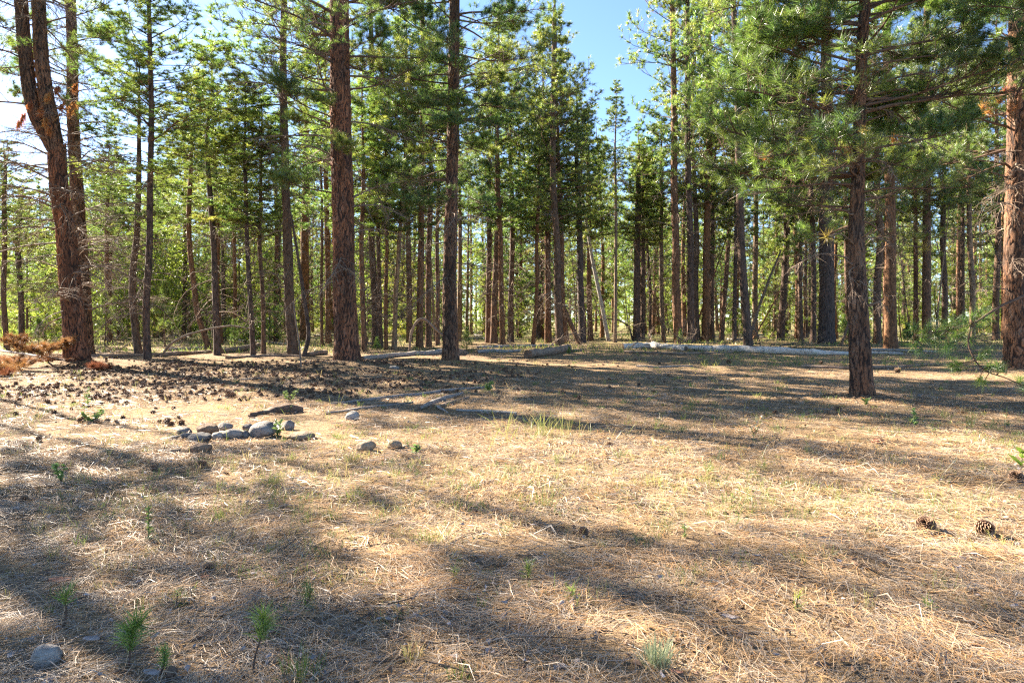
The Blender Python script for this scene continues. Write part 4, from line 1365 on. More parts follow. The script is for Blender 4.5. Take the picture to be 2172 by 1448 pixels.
for k in range(26):
    xp = random.choice([random.uniform(560, 1300), random.uniform(1300, 2120), random.uniform(0, 560)])
    yp = random.uniform(709, 728)
    l_ = random.uniform(25, 90)
    ground_log('fallen_log', 'distant thin log lying ' + zone(xp), 'log', [(xp, yp), (xp + l_ * 0.5, yp + random.uniform(-1, 1)), (xp + l_, yp + random.uniform(-3, 3))], [random.uniform(3, 6), 4, 3], random.choice(['greylog', 'brownlog', 'greylog']), group='distant logs between the trunks', k=6)

SG = 'grey sticks in the clearing'
ground_log('fallen_branch', 'longest grey stick behind the forked one', 'branch', [(700, 858), (790, 849), (850, 842), (940, 832), (1026, 823)], [5, 7, 8, 8, 5], 'stick', group=SG, k=7)
ground_log('fallen_branch', 'thin grey stick nearest the pale pointed stone', 'branch', [(690, 878), (760, 869), (830, 862), (876, 855)], [5, 6, 7, 5], 'stick', group=SG, k=7)
ground_log('fallen_branch', 'thick knobbly grey stick slanting up right in the stick pile', 'branch', [(890, 870), (922, 857), (950, 846), (981, 836)], [8, 12, 10, 6], 'stick', group=SG, k=8)
ground_log('fallen_branch', 'dark short stick right beside the thick knobbly one', 'branch', [(926, 866), (960, 856), (994, 844)], [6, 8, 5], 'brownlog', group=SG, k=7)
ground_log('fallen_branch', 'straight pale stick lying alone right of the stick pile', 'branch', [(968, 872), (1030, 874), (1096, 878)], [7, 7, 5], 'greylog', group=SG, k=7)
ground_log('fallen_branch', 'short stick under the stick pile pointing down right', 'branch', [(926, 864), (938, 870), (952, 877)], [6, 6, 3], 'stick', group=SG, k=7)
ground_log('fallen_branch', 'thin dark stick in the cones left of the thickest pine', 'branch', [(412, 815), (440, 806), (470, 805)], [4, 4, 3], 'brownlog', group=SG, k=6)
ground_log('fallen_branch', 'thin stick lying among cones right of the forked pine shadow', 'branch', [(512, 806), (550, 802)], [4, 3], 'stick', group=SG, k=6)
ground_log('rotten_log', 'dark splintered chunk of rotten wood behind the stone ring', 'log', [(530, 886), (570, 880), (610, 875), (641, 873)], [9, 17, 19, 13], 'rotten', k=16, rough=0.4, lift=0.35)
ground_log('rotten_log', 'thin slab of splintered wood leaning on the rotten chunk', 'log', [(534, 884), (566, 875), (606, 867)], [5, 8, 4], 'rotten', k=8, rough=0.35)
ground_log('twig', 'knotty fallen twig in the foreground at lower right', 'twig', [(1835, 1270), (1880, 1290), (1920, 1305), (1965, 1312), (2016, 1298)], [5, 9, 10, 9, 5], 'brownlog', k=7)
ground_log('twig', 'thin dark twig behind the two foreground cones', 'twig', [(2055, 1106), (2075, 1094), (2130, 1104), (2172, 1098)], [2.5, 3, 3, 2], 'endgrain', k=5)
ground_log('twig', 'dark thin twig in the shaded foreground centre', 'twig', [(1205, 1162), (1240, 1158), (1285, 1156), (1330, 1160)], [3, 4, 4, 2], 'endgrain', k=5)
pole('bent_sapling', 'thin bare sapling bent into an arch right of the slim dark pine', 'sapling', [(338, 757), (362, 728), (395, 710), (445, 697), (490, 690), (532, 697)], [5, 5, 4.5, 4, 3.5, 2.5], 'deadtwig')
pole('bent_sapling', 'broken dead stem folded over left of the tall brown pine', 'sapling', [(867, 752), (871, 710), (880, 686), (894, 672), (906, 680), (925, 700), (946, 716)], [5, 5.5, 6, 7, 6, 5, 4], 'deadtwig')
pole('bent_sapling', 'thin dark stem arching below the sky gap', 'sapling', [(1342, 722), (1335, 692), (1312, 678), (1280, 676), (1240, 684)], [4, 4, 3.5, 3, 2], 'endgrain')
pole('dead_tree', 'bare grey dead pole leaning left in the middle of the wood', 'tree', [(1291, 724), (1275, 640), (1258, 560), (1243, 470), (1233, 400), (1228, 350)], [9, 8, 7.5, 6.5, 5, 3], 'greylog')
pole('dead_tree', 'short dead trunk leaning left against the pines beside the sky gap', 'tree', [(1230, 730), (1212, 690), (1196, 652)], [11, 10, 8], 'bark_mid')
pole('dead_tree', 'black leaning dead pole right of the tall curving dark pine', 'tree', [(1585, 728), (1610, 650), (1634, 585), (1657, 530)], [7, 6, 5, 3.5], 'endgrain')
pole('dead_tree', 'crooked dark stem with a swept foot left of the thickest pine', 'tree', [(643, 757), (655, 720), (654, 690), (642, 610), (630, 530), (616, 450)], [9, 10, 9, 8, 6, 4], 'bark_dark')
pole('dead_sapling', 'thin bare dead sapling standing among cones left of the thickest pine', 'sapling', [(639, 779), (635, 730), (629, 690), (622, 640)], [4, 3.5, 3, 2], 'deadtwig')
pole('dead_tree', 'dark broken pole leaning against the thick shaded pine', 'tree', [(1782, 735), (1795, 700), (1812, 650)], [5, 5, 4], 'endgrain')


# bare poles, snags and brush between the trunks
for k in range(70):
    Yd = math.sqrt(random.uniform(31 ** 2, 75 ** 2)); ang = random.choice([random.uniform(-0.75, 0.75), random.uniform(-0.3, 0.75)]); X = ang * Yd
    if Yd < 40 and ang < -0.45:
        continue
    z = float(gh(X, Yd)) * max(0, min(1, 1 - (Yd - 60) / 80))
    H = random.uniform(4, 12); ln = random.gauss(0, 0.10) if k % 5 else random.choice([-1, 1]) * random.uniform(0.25, 0.6)
    ph_ = random.uniform(0, 6); cu = random.uniform(-0.4, 0.4)
    s = np.linspace(0, 1, 9)
    P = np.stack([X + H * ln * s + cu * s * (1 - s) * 2, Yd + 0.2 * np.sin(3 * s + ph_) - 0.2 * math.sin(ph_), z - 0.1 + H * s], -1)
    me, o0 = log_mesh(P, random.uniform(0.035, 0.075) * (1 - 0.7 * s), random.choice(['bark_dark', 'bark_mid', 'bark_rust', 'deadtwig', 'bark_pale']), 6, k, rough=0.08)
    tag(ob('bare_pole', me, None, o0), 'thin bare dead pole ' + zone(CX + ang * F), 'dead tree', 'bare poles among the far trunks')
for k in range(60):
    Yd = random.uniform(26, 46); ang = random.uniform(-0.72, 0.75); X = ang * Yd
    z = float(gh(X, Yd))
    e_ = random.choice(DEAD)
    o = ob('fallen_branch', e_[1], None, (X, Yd, z + 0.08), (random.uniform(0, 6.28), random.uniform(-0.5, 0.05), random.uniform(0, 6.28)), random.uniform(0.7, 1.3))
    tag(o, 'grey twiggy dead branch lying ' + zone(CX + ang * F), 'branch', 'dead branches littering the wood floor')


# rusty fallen boughs at the left edge
def fallen_bough(label, xp, yp, az, L, n, up=0.0):
    X, Y, Z = px(xp, yp)
    ww, ff = gen_branch(L, True, n, 3, 50, 0.011, 0.20, False, 5, tint=rng.uniform(0.3, 0.7))
    for bb in (ww, ff):                       # settled on the ground
        for k in range(len(bb.V)):
            V = bb.V[k].copy()
            V[:, 2] = np.where(V[:, 2] < 0, -V[:, 2] * 0.25, V[:, 2] * 0.8) + 0.04
            bb.V[k] = V
    e = empty('fallen_bough', (X, Y, Z + up), label, 'bough', 'rusty fallen boughs', (0, -0.05, az))
    ob('branch', ww.mesh('branch', ['deadtwig']), e)
    ob('needles', ff.mesh('needles', ['rust']), e)


fallen_bough('rust-red fallen pine bough nearest the foot of the forked pine', 122, 786, 3.2, 1.5, 16)
fallen_bough('rust-red fallen pine bough in front, lowest at the left edge', 52, 806, 2.9, 1.4, 15)
fallen_bough('rust-red fallen pine bough at the very left, behind the others', 8, 782, 0.3, 1.6, 17, 0.1)
fallen_bough('rust-red fallen pine bough topping the heap beside the forked pine', 138, 776, 3.0, 1.6, 18, 0.22)
fallen_bough('rust-red bough in the middle of the heap at the left edge', 70, 784, 2.7, 1.5, 17, 0.12)
fallen_bough('highest rust-red bough at the left edge of the heap', 40, 772, 0.0, 1.6, 17, 0.3)
fallen_bough('rust-red bough lying low between the heap and the forked pine', 100, 796, 3.6, 1.3, 14)
fallen_bough('small rusty bough scrap lying right of the forked pine foot', 245, 790, 2.8, 0.9, 6)
ground_log('fallen_branch', 'thin grey branch sticking out over the rusty boughs', 'branch', [(0, 752), (60, 762), (110, 776)], [4, 5, 5], 'stick', lift=2.2, k=6)


# ------------------------------------------------------------------ stones
def rock_mesh(seed, sx, sy, sz, matn, sub=3, flat=0.0):
    import bmesh
    bm = bmesh.new()
    bmesh.ops.create_icosphere(bm, subdivisions=sub, radius=1.0)
    off = Vector((seed * 3.7, seed * 1.9, seed * 0.7))
    cuts = [(Vector((random.gauss(0, 1), random.gauss(0, 1), random.gauss(0, 1))).normalized(), random.uniform(0.72, 0.92)) for _ in range(5)]
    for v in bm.verts:
        p = v.co.normalized()
        r = 1 + 0.22 * mnoise.noise(p * 1.1 + off) + 0.10 * mnoise.noise(p * 2.6 + off) + 0.04 * mnoise.noise(p * 6 + off)
        q = p * r
        for nn, dd in cuts:
            t = q.dot(nn) - dd
            if t > 0:
                q = q - nn * t * 0.92
        q += p * 0.02 * mnoise.noise(p * 9 + off)
        v.co = Vector((q.x * sx, q.y * sy, q.z * sz))
    me = bpy.data.meshes.new('stone')
    bm.to_mesh(me); bm.free()
    for p in me.polygons:
        p.use_smooth = True
    me.materials.append(M[matn])
    return me


STONES = [
    (391, 924, 30, 18, 'rock_dark', 'dark rounded stone at the back left of the stone ring'),
    (441, 923, 47, 25, 'rock_brown', 'smooth brown oval boulder on the left side of the stone ring'),
    (476, 913, 36, 17, 'rock_grey', 'pale grey stone behind the brown oval boulder'),
    (396, 931, 26, 15, 'rock_dark', 'small dark stone left of the cracked stone in the ring'),
    (424, 937, 52, 20, 'rock_dark', 'dark cracked stone at the front left of the ring'),
    (493, 932, 42, 23, 'rock_grey', 'squat speckled stone in the middle of the ring'),
    (528, 916, 28, 18, 'rock_dark', 'dark stone tucked behind the biggest pale boulder'),
    (556, 931, 62, 37, 'rock_grey', 'biggest grey boulder in the stone ring'),
    (583, 912, 28, 18, 'rock_grey', 'grey stone behind the right of the biggest boulder'),
    (610, 914, 28, 24, 'rock_grey', 'upright grey stone at the right end of the ring'),
    (640, 934, 58, 20, 'rock_tan', 'flat tan stone apart at the right of the ring'),
    (365, 932, 24, 8, 'rock_dark', 'thin flat stone at the far left of the ring'),
    (519, 930, 20, 17, 'rock_dark', 'small black stone left of the biggest boulder'),
    (462, 933, 26, 18, 'rock_pale', 'ash-white rubble stone in the middle of the ring'),
    (425, 965, 46, 26, 'rock_brown', 'squarish brown stone lying in front of the ring'),
    (372, 959, 24, 9, 'rock_tan', 'low tan stone left of the squarish brown one'),
    (747, 894, 30, 22, 'rock_pale', 'pale pointed stone right of the ring near the sticks'),
    (775, 959, 42, 26, 'rock_tan', 'slanted tan stone right of the ring, left of a pair'),
    (836, 953, 34, 21, 'rock_tan', 'rounded tan stone, right of the slanted one'),
    (858, 951, 24, 9, 'rock_tan', 'small flat stone touching the rounded tan one'),
    (837, 778, 20, 9, 'rock_grey', 'grey stone among cones right of the thickest pine'),
    (1862, 942, 22, 13, 'rock_red', 'dark red stone alone in the shade below the nearest trunk'),
    (98, 1410, 58, 42, 'rock_pale', 'pale whitish stone half buried at the bottom left corner'),
    (364, 1436, 26, 24, 'rock_brown', 'small brown stone beside a seedling at the bottom left'),
    (1475, 1020, 10, 6, 'rock_pale', 'tiny pale pebble on the sunny needles right of centre'),
    (1950, 842, 12, 6, 'rock_grey', 'little grey stone in the shade right of the nearest trunk'),
]
for k, (x_, y_, w_, h_, mn, lab) in enumerate(STONES):
    X, Y, Z = px(x_, y_ - 0.12 * h_)
    sx = w_ / F * Y / 2 * 1.04; sz = h_ / F * Y / 2 * 1.12
    o = ob('stone', rock_mesh(k + 1, sx, sx * random.uniform(0.7, 0.95), sz, mn), None, (X, Y, Z + sz * 0.6), (0, random.uniform(-0.15, 0.15), random.uniform(-0.5, 0.5)))
    tag(o, lab, 'stone', 'stones of the old fire ring' if k < 16 else 'stones on the forest floor')


# ------------------------------------------------------------------ pine cones
def cone_buf(n, seg, r=1.0, h=1.25):
    """unit cone body along z with spiral scales"""
    b = Buf()
    nr = 7 if seg else 5
    k = 7 if seg else 6
    zz = np.linspace(0.06, h - 0.06, nr)
    prof = r * 0.62 * np.sin(np.clip((zz / h) ** 0.72, 0, 1) * PI) ** 0.75
    a = np.arange(k) / k * 2 * PI
    V = np.stack([prof[:, None] * np.cos(a), prof[:, None] * np.sin(a), np.repeat(zz[:, None], k, 1)], -1).reshape(-1, 3)
    i = np.arange(nr - 1)[:, None]; j = np.arange(k)[None]
    q = np.stack([i * k + j, i * k + (j + 1) % k, (i + 1) * k + (j + 1) % k, (i + 1) * k + j], -1).reshape(-1, 4)
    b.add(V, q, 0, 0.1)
    for m_ in range(n):
        t = (m_ + 0.5) / n
        z = 0.05 + (h - 0.1) * t
        pr = r * math.sin((z / h) ** 0.72 * PI) ** 0.75
        th = m_ * 2.39996
        er = np.array([math.cos(th), math.sin(th), 0]); et = np.array([-math.sin(th), math.cos(th), 0])
        upz = -0.25 + 0.9 * t
        w = 0.23 * (pr * 0.7 + 0.3)
        L0 = er * pr * 0.45 + np.array([0, 0, z - 0.03])
        L1 = er * pr * 0.98 + np.array([0, 0, z + upz * 0.18])
        tip = er * (pr * 1.06) + np.array([0, 0, z + upz * 0.18 + 0.05])
        th_ = np.array([0, 0, 0.055])
        V = [L0 - et * w * 0.5, L0 + et * w * 0.5, L1 + et * w, L1 - et * w, L1 + et * w * 0.9 + th_, L1 - et * w * 0.9 + th_, tip]
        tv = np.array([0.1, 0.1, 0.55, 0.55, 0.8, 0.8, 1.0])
        if seg:
            b.add(V, np.array([[0, 1, 2, 3], [3, 2, 4, 5], [1, 0, 5, 4]]), 0, tv, False)
            b.P.append((np.array([[5, 4, 6], [2, 6, 4], [3, 5, 6], [3, 6, 2]]) + b.n - 7, 0, False))
        else:
            b.add(V[:4] + [tip], np.array([[0, 1, 2, 3]]), 0, np.array([0.1, 0.1, 0.65, 0.65, 1.0]), False)
            b.P.append((np.array([[3, 2, 4]]) + b.n - 5, 0, False))
    return b


CONE_HI = [cone_buf(80, True, 0.52, 1.02).mesh('pine_cone', ['cone']), cone_buf(72, True, 0.53, 0.95).mesh('pine_cone', ['cone'])]
lob = [cone_buf(26, False, 0.5, 1.1), cone_buf(24, False, 0.55, 0.95), cone_buf(25, False, 0.48, 1.2)]
CONE_LO = [b.mesh('pine_cone', ['cone']) for b in lob]

HERO = [
    (1963, 1128, 42, 0, 'left of the two pine cones in the sunny right foreground'),
    (2091, 1136, 40, 1, 'right of the two pine cones in the sunny right foreground'),
    (2155, 1022, 30, 0, 'pine cone at the right edge above the foreground pair'),
    (441, 1216, 27, 1, 'pine cone lying on shaded needles at the lower left'),
    (1293, 948, 14, 0, 'single pine cone on sunlit needles right of centre'),
    (1645, 880, 14, 1, 'mossy-looking pine cone left of the nearest trunk foot'),
    (1777, 873, 15, 0, 'pine cone near the foot of the nearest trunk'),
    (1238, 1136, 24, 1, 'dark half-sunken pine cone in the foreground shade at centre'),
    (428, 990, 19, 0, 'crumbled pine cone below the squarish brown stone'),
    (326, 998, 16, 1, 'small pine cone left below the stone ring'),
    (82, 936, 14, 0, 'pine cone alone at the left edge beside grass stalks'),
    (1545, 771, 12, 1, 'pine cone in front of the middle of the long white log'),
    (1905, 790, 14, 0, 'pine cone right of the nearest trunk in the striped light'),
    (52, 1066, 20, 1, 'crumbled brown pine cone at the left edge of the sunlit band'),
    (1742, 772, 9, 0, 'tiny pine cone in front of the right end of the white log'),
]
for x_, y_, w_, v_, lab in HERO:
    X, Y, Z = px(x_, y_)
    s = w_ / F * Y * 0.88
    o = ob('pine_cone', CONE_HI[v_], None, (X, Y, Z + s * 0.45), (random.uniform(0.9, 1.25), random.uniform(-0.3, 0.3), random.uniform(-0.9, 0.9)), s)
    o.location = Vector(o.location) - Matrix(o.rotation_euler.to_matrix()) @ Vector((0, 0, 0.55 * s))
    tag(o, lab, 'pine cone', 'pine cones')
pts = []
tries = 0
while len(pts) < 2100 and tries < 90000:
    tries += 1
    X = random.uniform(-15, 2.2); Y = random.uniform(9.6, 22)
    pxl = CX + X / Y * F
    if pxl < -40:
        continue
    pyl = HY + CH * F / Y
    lim = 862 if pxl < 380 else (850 if pxl < 760 else 838)
    if pyl > lim or pyl < 766:
        continue
    dens = 1.0
    if pxl > 700:
        dens *= max(0.0, 1 - (pxl - 760) / 420) if pxl > 760 else 1
        if pyl < 790 and pxl > 960: dens *= 0.6
    dens *= min(1, (lim - pyl) / 22 + 0.12)
    dens *= max(0.03, 2.6 * float(vnoise(X * 0.9 + 9, Y * 0.9)) * float(vnoise(X * 3.1 + 2, Y * 3.1)) * 1.3 - 0.1)
    if pyl < 775: dens *= 0.4
    if pxl < 150 and pyl < 815: dens *= 0.15
    if random.random() > dens:
        continue
    pts.append((X, Y))
for k in range(40):
    X, Y, Z = px(random.uniform(1000, 1500), random.uniform(760, 850))
    pts.append((X, Y))
for k in range(26):
    X, Y, Z = px(random.uniform(0, 400), random.uniform(855, 905))
    pts.append((X, Y))
pts.sort(key=lambda p: p[1])
rest = Buf()
for k, (X, Y) in enumerate(pts):
    z = float(gh(X, Y))
    s = random.uniform(0.045, 0.092)
    rot = Euler((random.uniform(0.6, 2.2), random.uniform(-0.4, 0.4), random.uniform(0, 6.28)))
    off = rot.to_matrix() @ Vector((0, 0, 0.55 * s))
    loc = Vector((X, Y, z + s * random.uniform(0.2, 0.4))) - off
    if k < 285:
        o = ob('pine_cone', random.choice(CONE_LO), None, loc, rot, s)
        tag(o, 'brown pine cone in the dense scatter of cones left of centre', 'pine cone', 'pine cones in the dense scatter')
    else:
        rest.merge(random.choice(lob), Matrix.Translation(loc) @ rot.to_matrix().to_4x4() @ Matrix.Scale(s, 4))
o = ob('pine_cone_scatter', rest.mesh('pine_cone_scatter', ['cone']))
tag(o, 'far part of the dense brown cone scatter under the pines', 'pine cones', None, 'stuff')


def debris(name, label, X, d, s0, s1, matn, zlift=0.012):
    b = Buf()
    n = len(X)
    a = rng.uniform(0, 6.28, n); s = rng.uniform(s0, s1, n)
    z = gh(X, d) + fine(X, d) * np.clip(1 - (np.hypot(X, d) - 8) / 8, 0, 1) + zlift
    ca, sa = np.cos(a), np.sin(a)
    ring = []
    for k in range(4):
        t = k / 4 * 2 * PI
        rr = s * rng.uniform(0.6, 1.1, n)
        lx, ly = rr * math.cos(t) * 1.5, rr * math.sin(t) * 0.8
        ring.append(np.stack([X + lx * ca - ly * sa, d + lx * sa + ly * ca, z + rng.normal(0, 0.35, n) * s], -1))
    V = np.stack(ring + [np.stack([X, d, z + s * 0.45], -1)], 1).reshape(-1, 3)
    base = np.arange(n)[:, None] * 5
    b.add(V, np.concatenate([base + np.array([[k, (k + 1) % 4, 4]]) for k in range(4)]), 0, np.repeat(rng.uniform(0.1, 0.7, n), 5), False)
    tag(ob(name, b.mesh(name, [matn])), label, 'debris', None, 'stuff')


idx = rng.integers(0, len(pts), 9000)
pa = np.array(pts)[idx]
nb_ = 2600
tb_ = rng.integers(0, len(MOUNDS), nb_)
mm_ = np.array(MOUNDS)[tb_]
ra_ = np.abs(rng.normal(0.25, 0.35, nb_)) + 0.2; an_ = rng.uniform(0, 6.28, nb_)
dd_ = 2.1 * (14 / 2.1) ** rng.random(4200)
xx_ = rng.uniform(-0.82, 0.82, 4200) * dd_
kk_ = rng.random(4200) < np.clip(4 * (fbm(xx_ * 1.1 + 33, dd_ * 1.1 + 4, 3) - 0.38), 0.03, 1)
debris('cone_debris', 'dark crumbs of cone scales and bark strewn among the cones and round the trunk feet',
       np.r_[pa[:, 0] + rng.normal(0, 0.22, 9000), mm_[:, 0] + ra_ * np.cos(an_), xx_[kk_]],
       np.r_[pa[:, 1] + rng.normal(0, 0.22, 9000), mm_[:, 1] + ra_ * np.sin(an_), dd_[kk_]], 0.006, 0.022, 'cone')


# ------------------------------------------------------------------ needle litter on the floor
def litter(n, d0, d1, power, wmul, two=True, name='needle_litter', lab=''):
    # sample depth with density ~ d^-power per unit area
    u = rng.random(n)
    e = 2 - power
    d = (d0 ** e + u * (d1 ** e - d0 ** e)) ** (1 / e) if abs(e) > 1e-3 else d0 * (d1 / d0) ** u
    X = rng.uniform(-0.86, 0.86, n) * d
    Y = d
    keep = rng.random(n) < np.clip(3.6 * (fbm(X * 1.7 + 5, Y * 1.7 + 50, 3) - 0.27), 0.30 if two else 0.08, 1)
    X, Y, d = X[keep], Y[keep], d[keep]
    n = len(X)
    fld = fbm(X * 0.9, Y * 0.9 + 30, 2) * 9 + fbm(X * 3, Y * 3, 2) * 5
    a = fld + rng.normal(0, 0.75, n)
    Ln = rng.uniform(0.09, 0.20, n)
    W = rng.uniform(0.0017, 0.0035, n) * wmul * np.clip(d / 4, 0.8, 2.6)
    dirv = np.stack([np.cos(a), np.sin(a), rng.normal(0, 0.10, n)], -1)
    side = np.stack([-np.sin(a), np.cos(a), rng.normal(0, 0.35, n)], -1)
    z = gh(X, Y) + fine(X, Y) * np.clip(1 - (np.hypot(X, Y) - 8) / 8, 0, 1) + rng.random(n) ** 1.6 * 0.030 + 0.003
    C = np.stack([X, Y, z], -1)
    curl = rng.normal(0, 0.14, n)
    p0 = C - dirv * (Ln / 2)[:, None]
    p2 = C + dirv * (Ln / 2)[:, None]
    p1 = C + side * (curl * Ln)[:, None] + np.array([0, 0, 1.0]) * (np.abs(rng.normal(0, 0.05, n)) * Ln)[:, None]
    hw = (side * (W / 2)[:, None])
    tint = np.clip(rng.beta(1.1, 1.1, n) * 0.9 + 0.25 * (fbm(X * 1.1 + 80, Y * 1.1, 2) - 0.375), 0, 1)
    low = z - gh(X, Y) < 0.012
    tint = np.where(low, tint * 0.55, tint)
    if two:
        V = np.stack([p0 - hw * 0.7, p0 + hw * 0.7, p1 - hw, p1 + hw, p2 - hw * 0.3, p2 + hw * 0.3], 1).reshape(-1, 3)
        base = np.arange(n)[:, None] * 6
        Fq = np.concatenate([base + np.array([[0, 1, 3, 2]]), base + np.array([[2, 3, 5, 4]])])
        k_ = 6
    else:
        V = np.stack([p0 - hw * 0.7, p0 + hw * 0.7, p2 + hw * 0.5, p2 - hw * 0.5], 1).reshape(-1, 3)
        Fq = np.arange(n)[:, None] * 4 + np.array([[0, 1, 2, 3]])
        k_ = 4
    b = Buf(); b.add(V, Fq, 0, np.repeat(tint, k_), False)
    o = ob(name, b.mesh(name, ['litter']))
    tag(o, lab, 'pine needles', None, 'stuff')


litter(140000, 1.9, 7.2, 1.3, 1.0, True, lab='carpet of fallen tan and grey pine needles over the near ground')
litter(120000, 7.0, 17.5, 1.2, 1.1, False, lab='thinner carpet of fallen pine needles further back in the clearing')


# twigs, bark flakes and crumbs
b = Buf()
n = 1100
d = 2.2 * (20 / 2.2) ** rng.random(n); X = rng.uniform(-0.82, 0.82, n) * d
a = rng.uniform(0, 6.28, n); L = rng.uniform(0.04, 0.22, n)
z = gh(X, d) + 0.018
q = np.linspace(0, 1, 4)
dv = np.stack([np.cos(a), np.sin(a), rng.normal(0, 0.08, n)], -1)
lt = np.stack([-np.sin(a), np.cos(a), 0 * a], -1)
P = np.stack([X, d, z], -1)[:, None] + dv[:, None] * (L[:, None] * q)[..., None] + lt[:, None] * (L[:, None] * rng.normal(0, 0.2, (n, 1)) * q ** 2)[..., None]
tubes(b, P, np.repeat(rng.uniform(0.0015, 0.0036, (n, 1)), 4, 1), 4)
tag(ob('twig_litter', b.mesh('twig_litter', ['endgrain'])), 'small dark twigs scattered through the needle carpet', 'twigs', None, 'stuff')

b = Buf()
n = 1500
d = 2.2 * (22 / 2.2) ** rng.random(n); X = rng.uniform(-0.82, 0.82, n) * d
kp = rng.random(n) < np.clip(fbm(X * 0.8 + 60, d * 0.8, 2) * 2.2 - 0.2, 0.1, 1)
X, d = X[kp], d[kp]; n = len(X)
a = rng.uniform(0, 6.28, n); s = rng.uniform(0.006, 0.018, n)
z = gh(X, d) + 0.022
ca, sa = np.cos(a), np.sin(a)
ring = []
for k in range(5):
    t = k / 5 * 2 * PI
    rr = s * rng.uniform(0.6, 1.1, n)
    lx, ly = rr * math.cos(t) * 1.5, rr * math.sin(t) * 0.8
    ring.append(np.stack([X + lx * ca - ly * sa, d + lx * sa + ly * ca, z + rng.normal(0, 0.006, n)], -1))
top = np.stack([X, d, z + 0.006], -1)
V = np.stack(ring + [top], 1).reshape(-1, 3)
base = np.arange(n)[:, None] * 6
Fc = np.concatenate([base + np.array([[k, (k + 1) % 5, 5]]) for k in range(5)])
b.add(V, Fc, (0), 0.5, False)
tag(ob('bark_flakes', b.mesh('bark_flakes', ['chip'])), 'pale flakes of bark sprinkled over the needle carpet', 'bark flakes', None, 'stuff')


def flake(label, x_, y_, w_, h_, mn, az=0.0, tilt=0.2):
    X, Y, Z = px(x_, y_)
    sx = w_ / F * Y / 2; sy = sx * 0.45; b = Buf()
    k = 9
    a = np.arange(k) / k * 2 * PI
    rr = rng.uniform(0.75, 1.1, k)
    top = np.stack([sx * rr * np.cos(a), sy * rr * np.sin(a), 0.25 * sy * np.cos(a) ** 2], -1)
    bot = top - np.array([0, 0, max(0.004, sx * 0.12)])
    V = np.vstack([top, bot, [[0, 0, 0.02 * sx]], [[0, 0, -0.01]]])
    Ft = [[j, (j + 1) % k, 2 * k] for j in range(k)] + [[k + (j + 1) % k, k + j, 2 * k + 1] for j in range(k)]
    b.add(V, np.array(Ft), 0, 0.5, False)
    b.P.append((np.array([[j, k + j, k + (j + 1) % k, (j + 1) % k] for j in range(k)]), 0, False))
    o = ob('bark_flake', b.mesh('bark_flake', [mn]), None, (X, Y, Z + 0.025 + 0.3 * sx * abs(tilt)), (tilt, 0.1, az))
    tag(o, label, 'bark flake', 'larger bark flakes')


for lab, x_, y_, w_, mn, az in (
    ('curled reddish bark flake at the left edge of the foreground', 125, 1240, 44, 'redchip', 0.4),
    ('white curled bark flake at the bottom left near the pale stone', 196, 1366, 36, 'chip', 0.3),
    ('pale bark flake at the bottom beside the little brown stone', 322, 1440, 36, 'chip', 0.0),
    ('long white bark flake in the right foreground shade', 1548, 1318, 36, 'chip', -0.2),
    ('red-brown bark flake at the bottom edge near the pale grass clump', 1435, 1437, 30, 'redchip', -0.4),
    ('white flake in the foreground shade left of centre', 402, 1108, 22, 'chip', 0.5),
    ('small white flake in shade beneath two seedlings at centre', 1027, 1262, 14, 'chip', 1.2),
    ('pale flake in the foreground shade at centre left', 805, 1270, 16, 'chip', 0.2),
    ('white flakes left of the right foreground shade edge', 1605, 1186, 20, 'chip', 0.2),
    ('pale bark chip among needles in front of the two cones', 1736, 1286, 14, 'chip', 1.0),
    ('white bark flake at the right in the striped shade', 2110, 955, 30, 'chip', 0.1),
    ('pale bark flake right of the red stone in the shade', 1920, 930, 16, 'chip', 0.4),
    ('small pale flake on sunny needles far right', 1895, 1022, 20, 'chip', 0.0),
    ('reddish flake beneath the lower left pine cone', 435, 1232, 20, 'redchip', 0.8),
    ('pale chip right of the left foreground cone', 1990, 1106, 12, 'chip', 1.0),
):
    flake(lab, x_, y_, w_, 0, mn, az, random.uniform(-0.3, 0.3))


# ------------------------------------------------------------------ grass and herbs
def blades(buf, X, Y, per, H, spread, wid, tint):
    n = len(X) * per
    rep = np.repeat(np.arange(len(X)), per)
    o = np.stack([X[rep] + rng.normal(0, 1, n) * spread[rep], Y[rep] + rng.normal(0, 1, n) * spread[rep], np.zeros(n)], -1)
    o[:, 2] = gh(o[:, 0], o[:, 1]) + 0.002
    D = nrm(np.stack([rng.normal(0, 0.45, n), rng.normal(0, 0.45, n), np.ones(n)], -1))
    needles(buf, o, D, H[rep] * rng.uniform(0.45, 1.15, n), wid[rep], 0, np.clip(tint[rep] + rng.normal(0, 0.15, n), 0, 1), rng.uniform(0.02, 0.3), True)


g = Buf()
# clumps over the clearing
n = 3400
pxs = rng.uniform(-60, 2240, n); pys = HY + (62 + (rng.random(n) ** 1.7) * 560)
d = CH * F / (pys - HY); X = (pxs - CX) / F * d
dens = np.clip(fbm(X * 0.55 + 21, d * 0.55 + 8, 3) * 2.4 - 0.55, 0.02, 1)
dens = dens * np.where(pys < 870, 0.8, np.where(pys < 1100, 0.8, 0.25)) * np.where((pxs < 800) & (pys < 860), 0.35, 1.0)
kp = rng.random(n) < dens
X, d = X[kp], d[kp]; n = len(X)
blades(g, X, d, 16, rng.uniform(0.05, 0.15, n), rng.uniform(0.02, 0.06, n), np.full(n, 0.0028) * np.clip(d / 5, 0.8, 2.5), np.clip(rng.normal(0.45, 0.28, n), 0, 1))
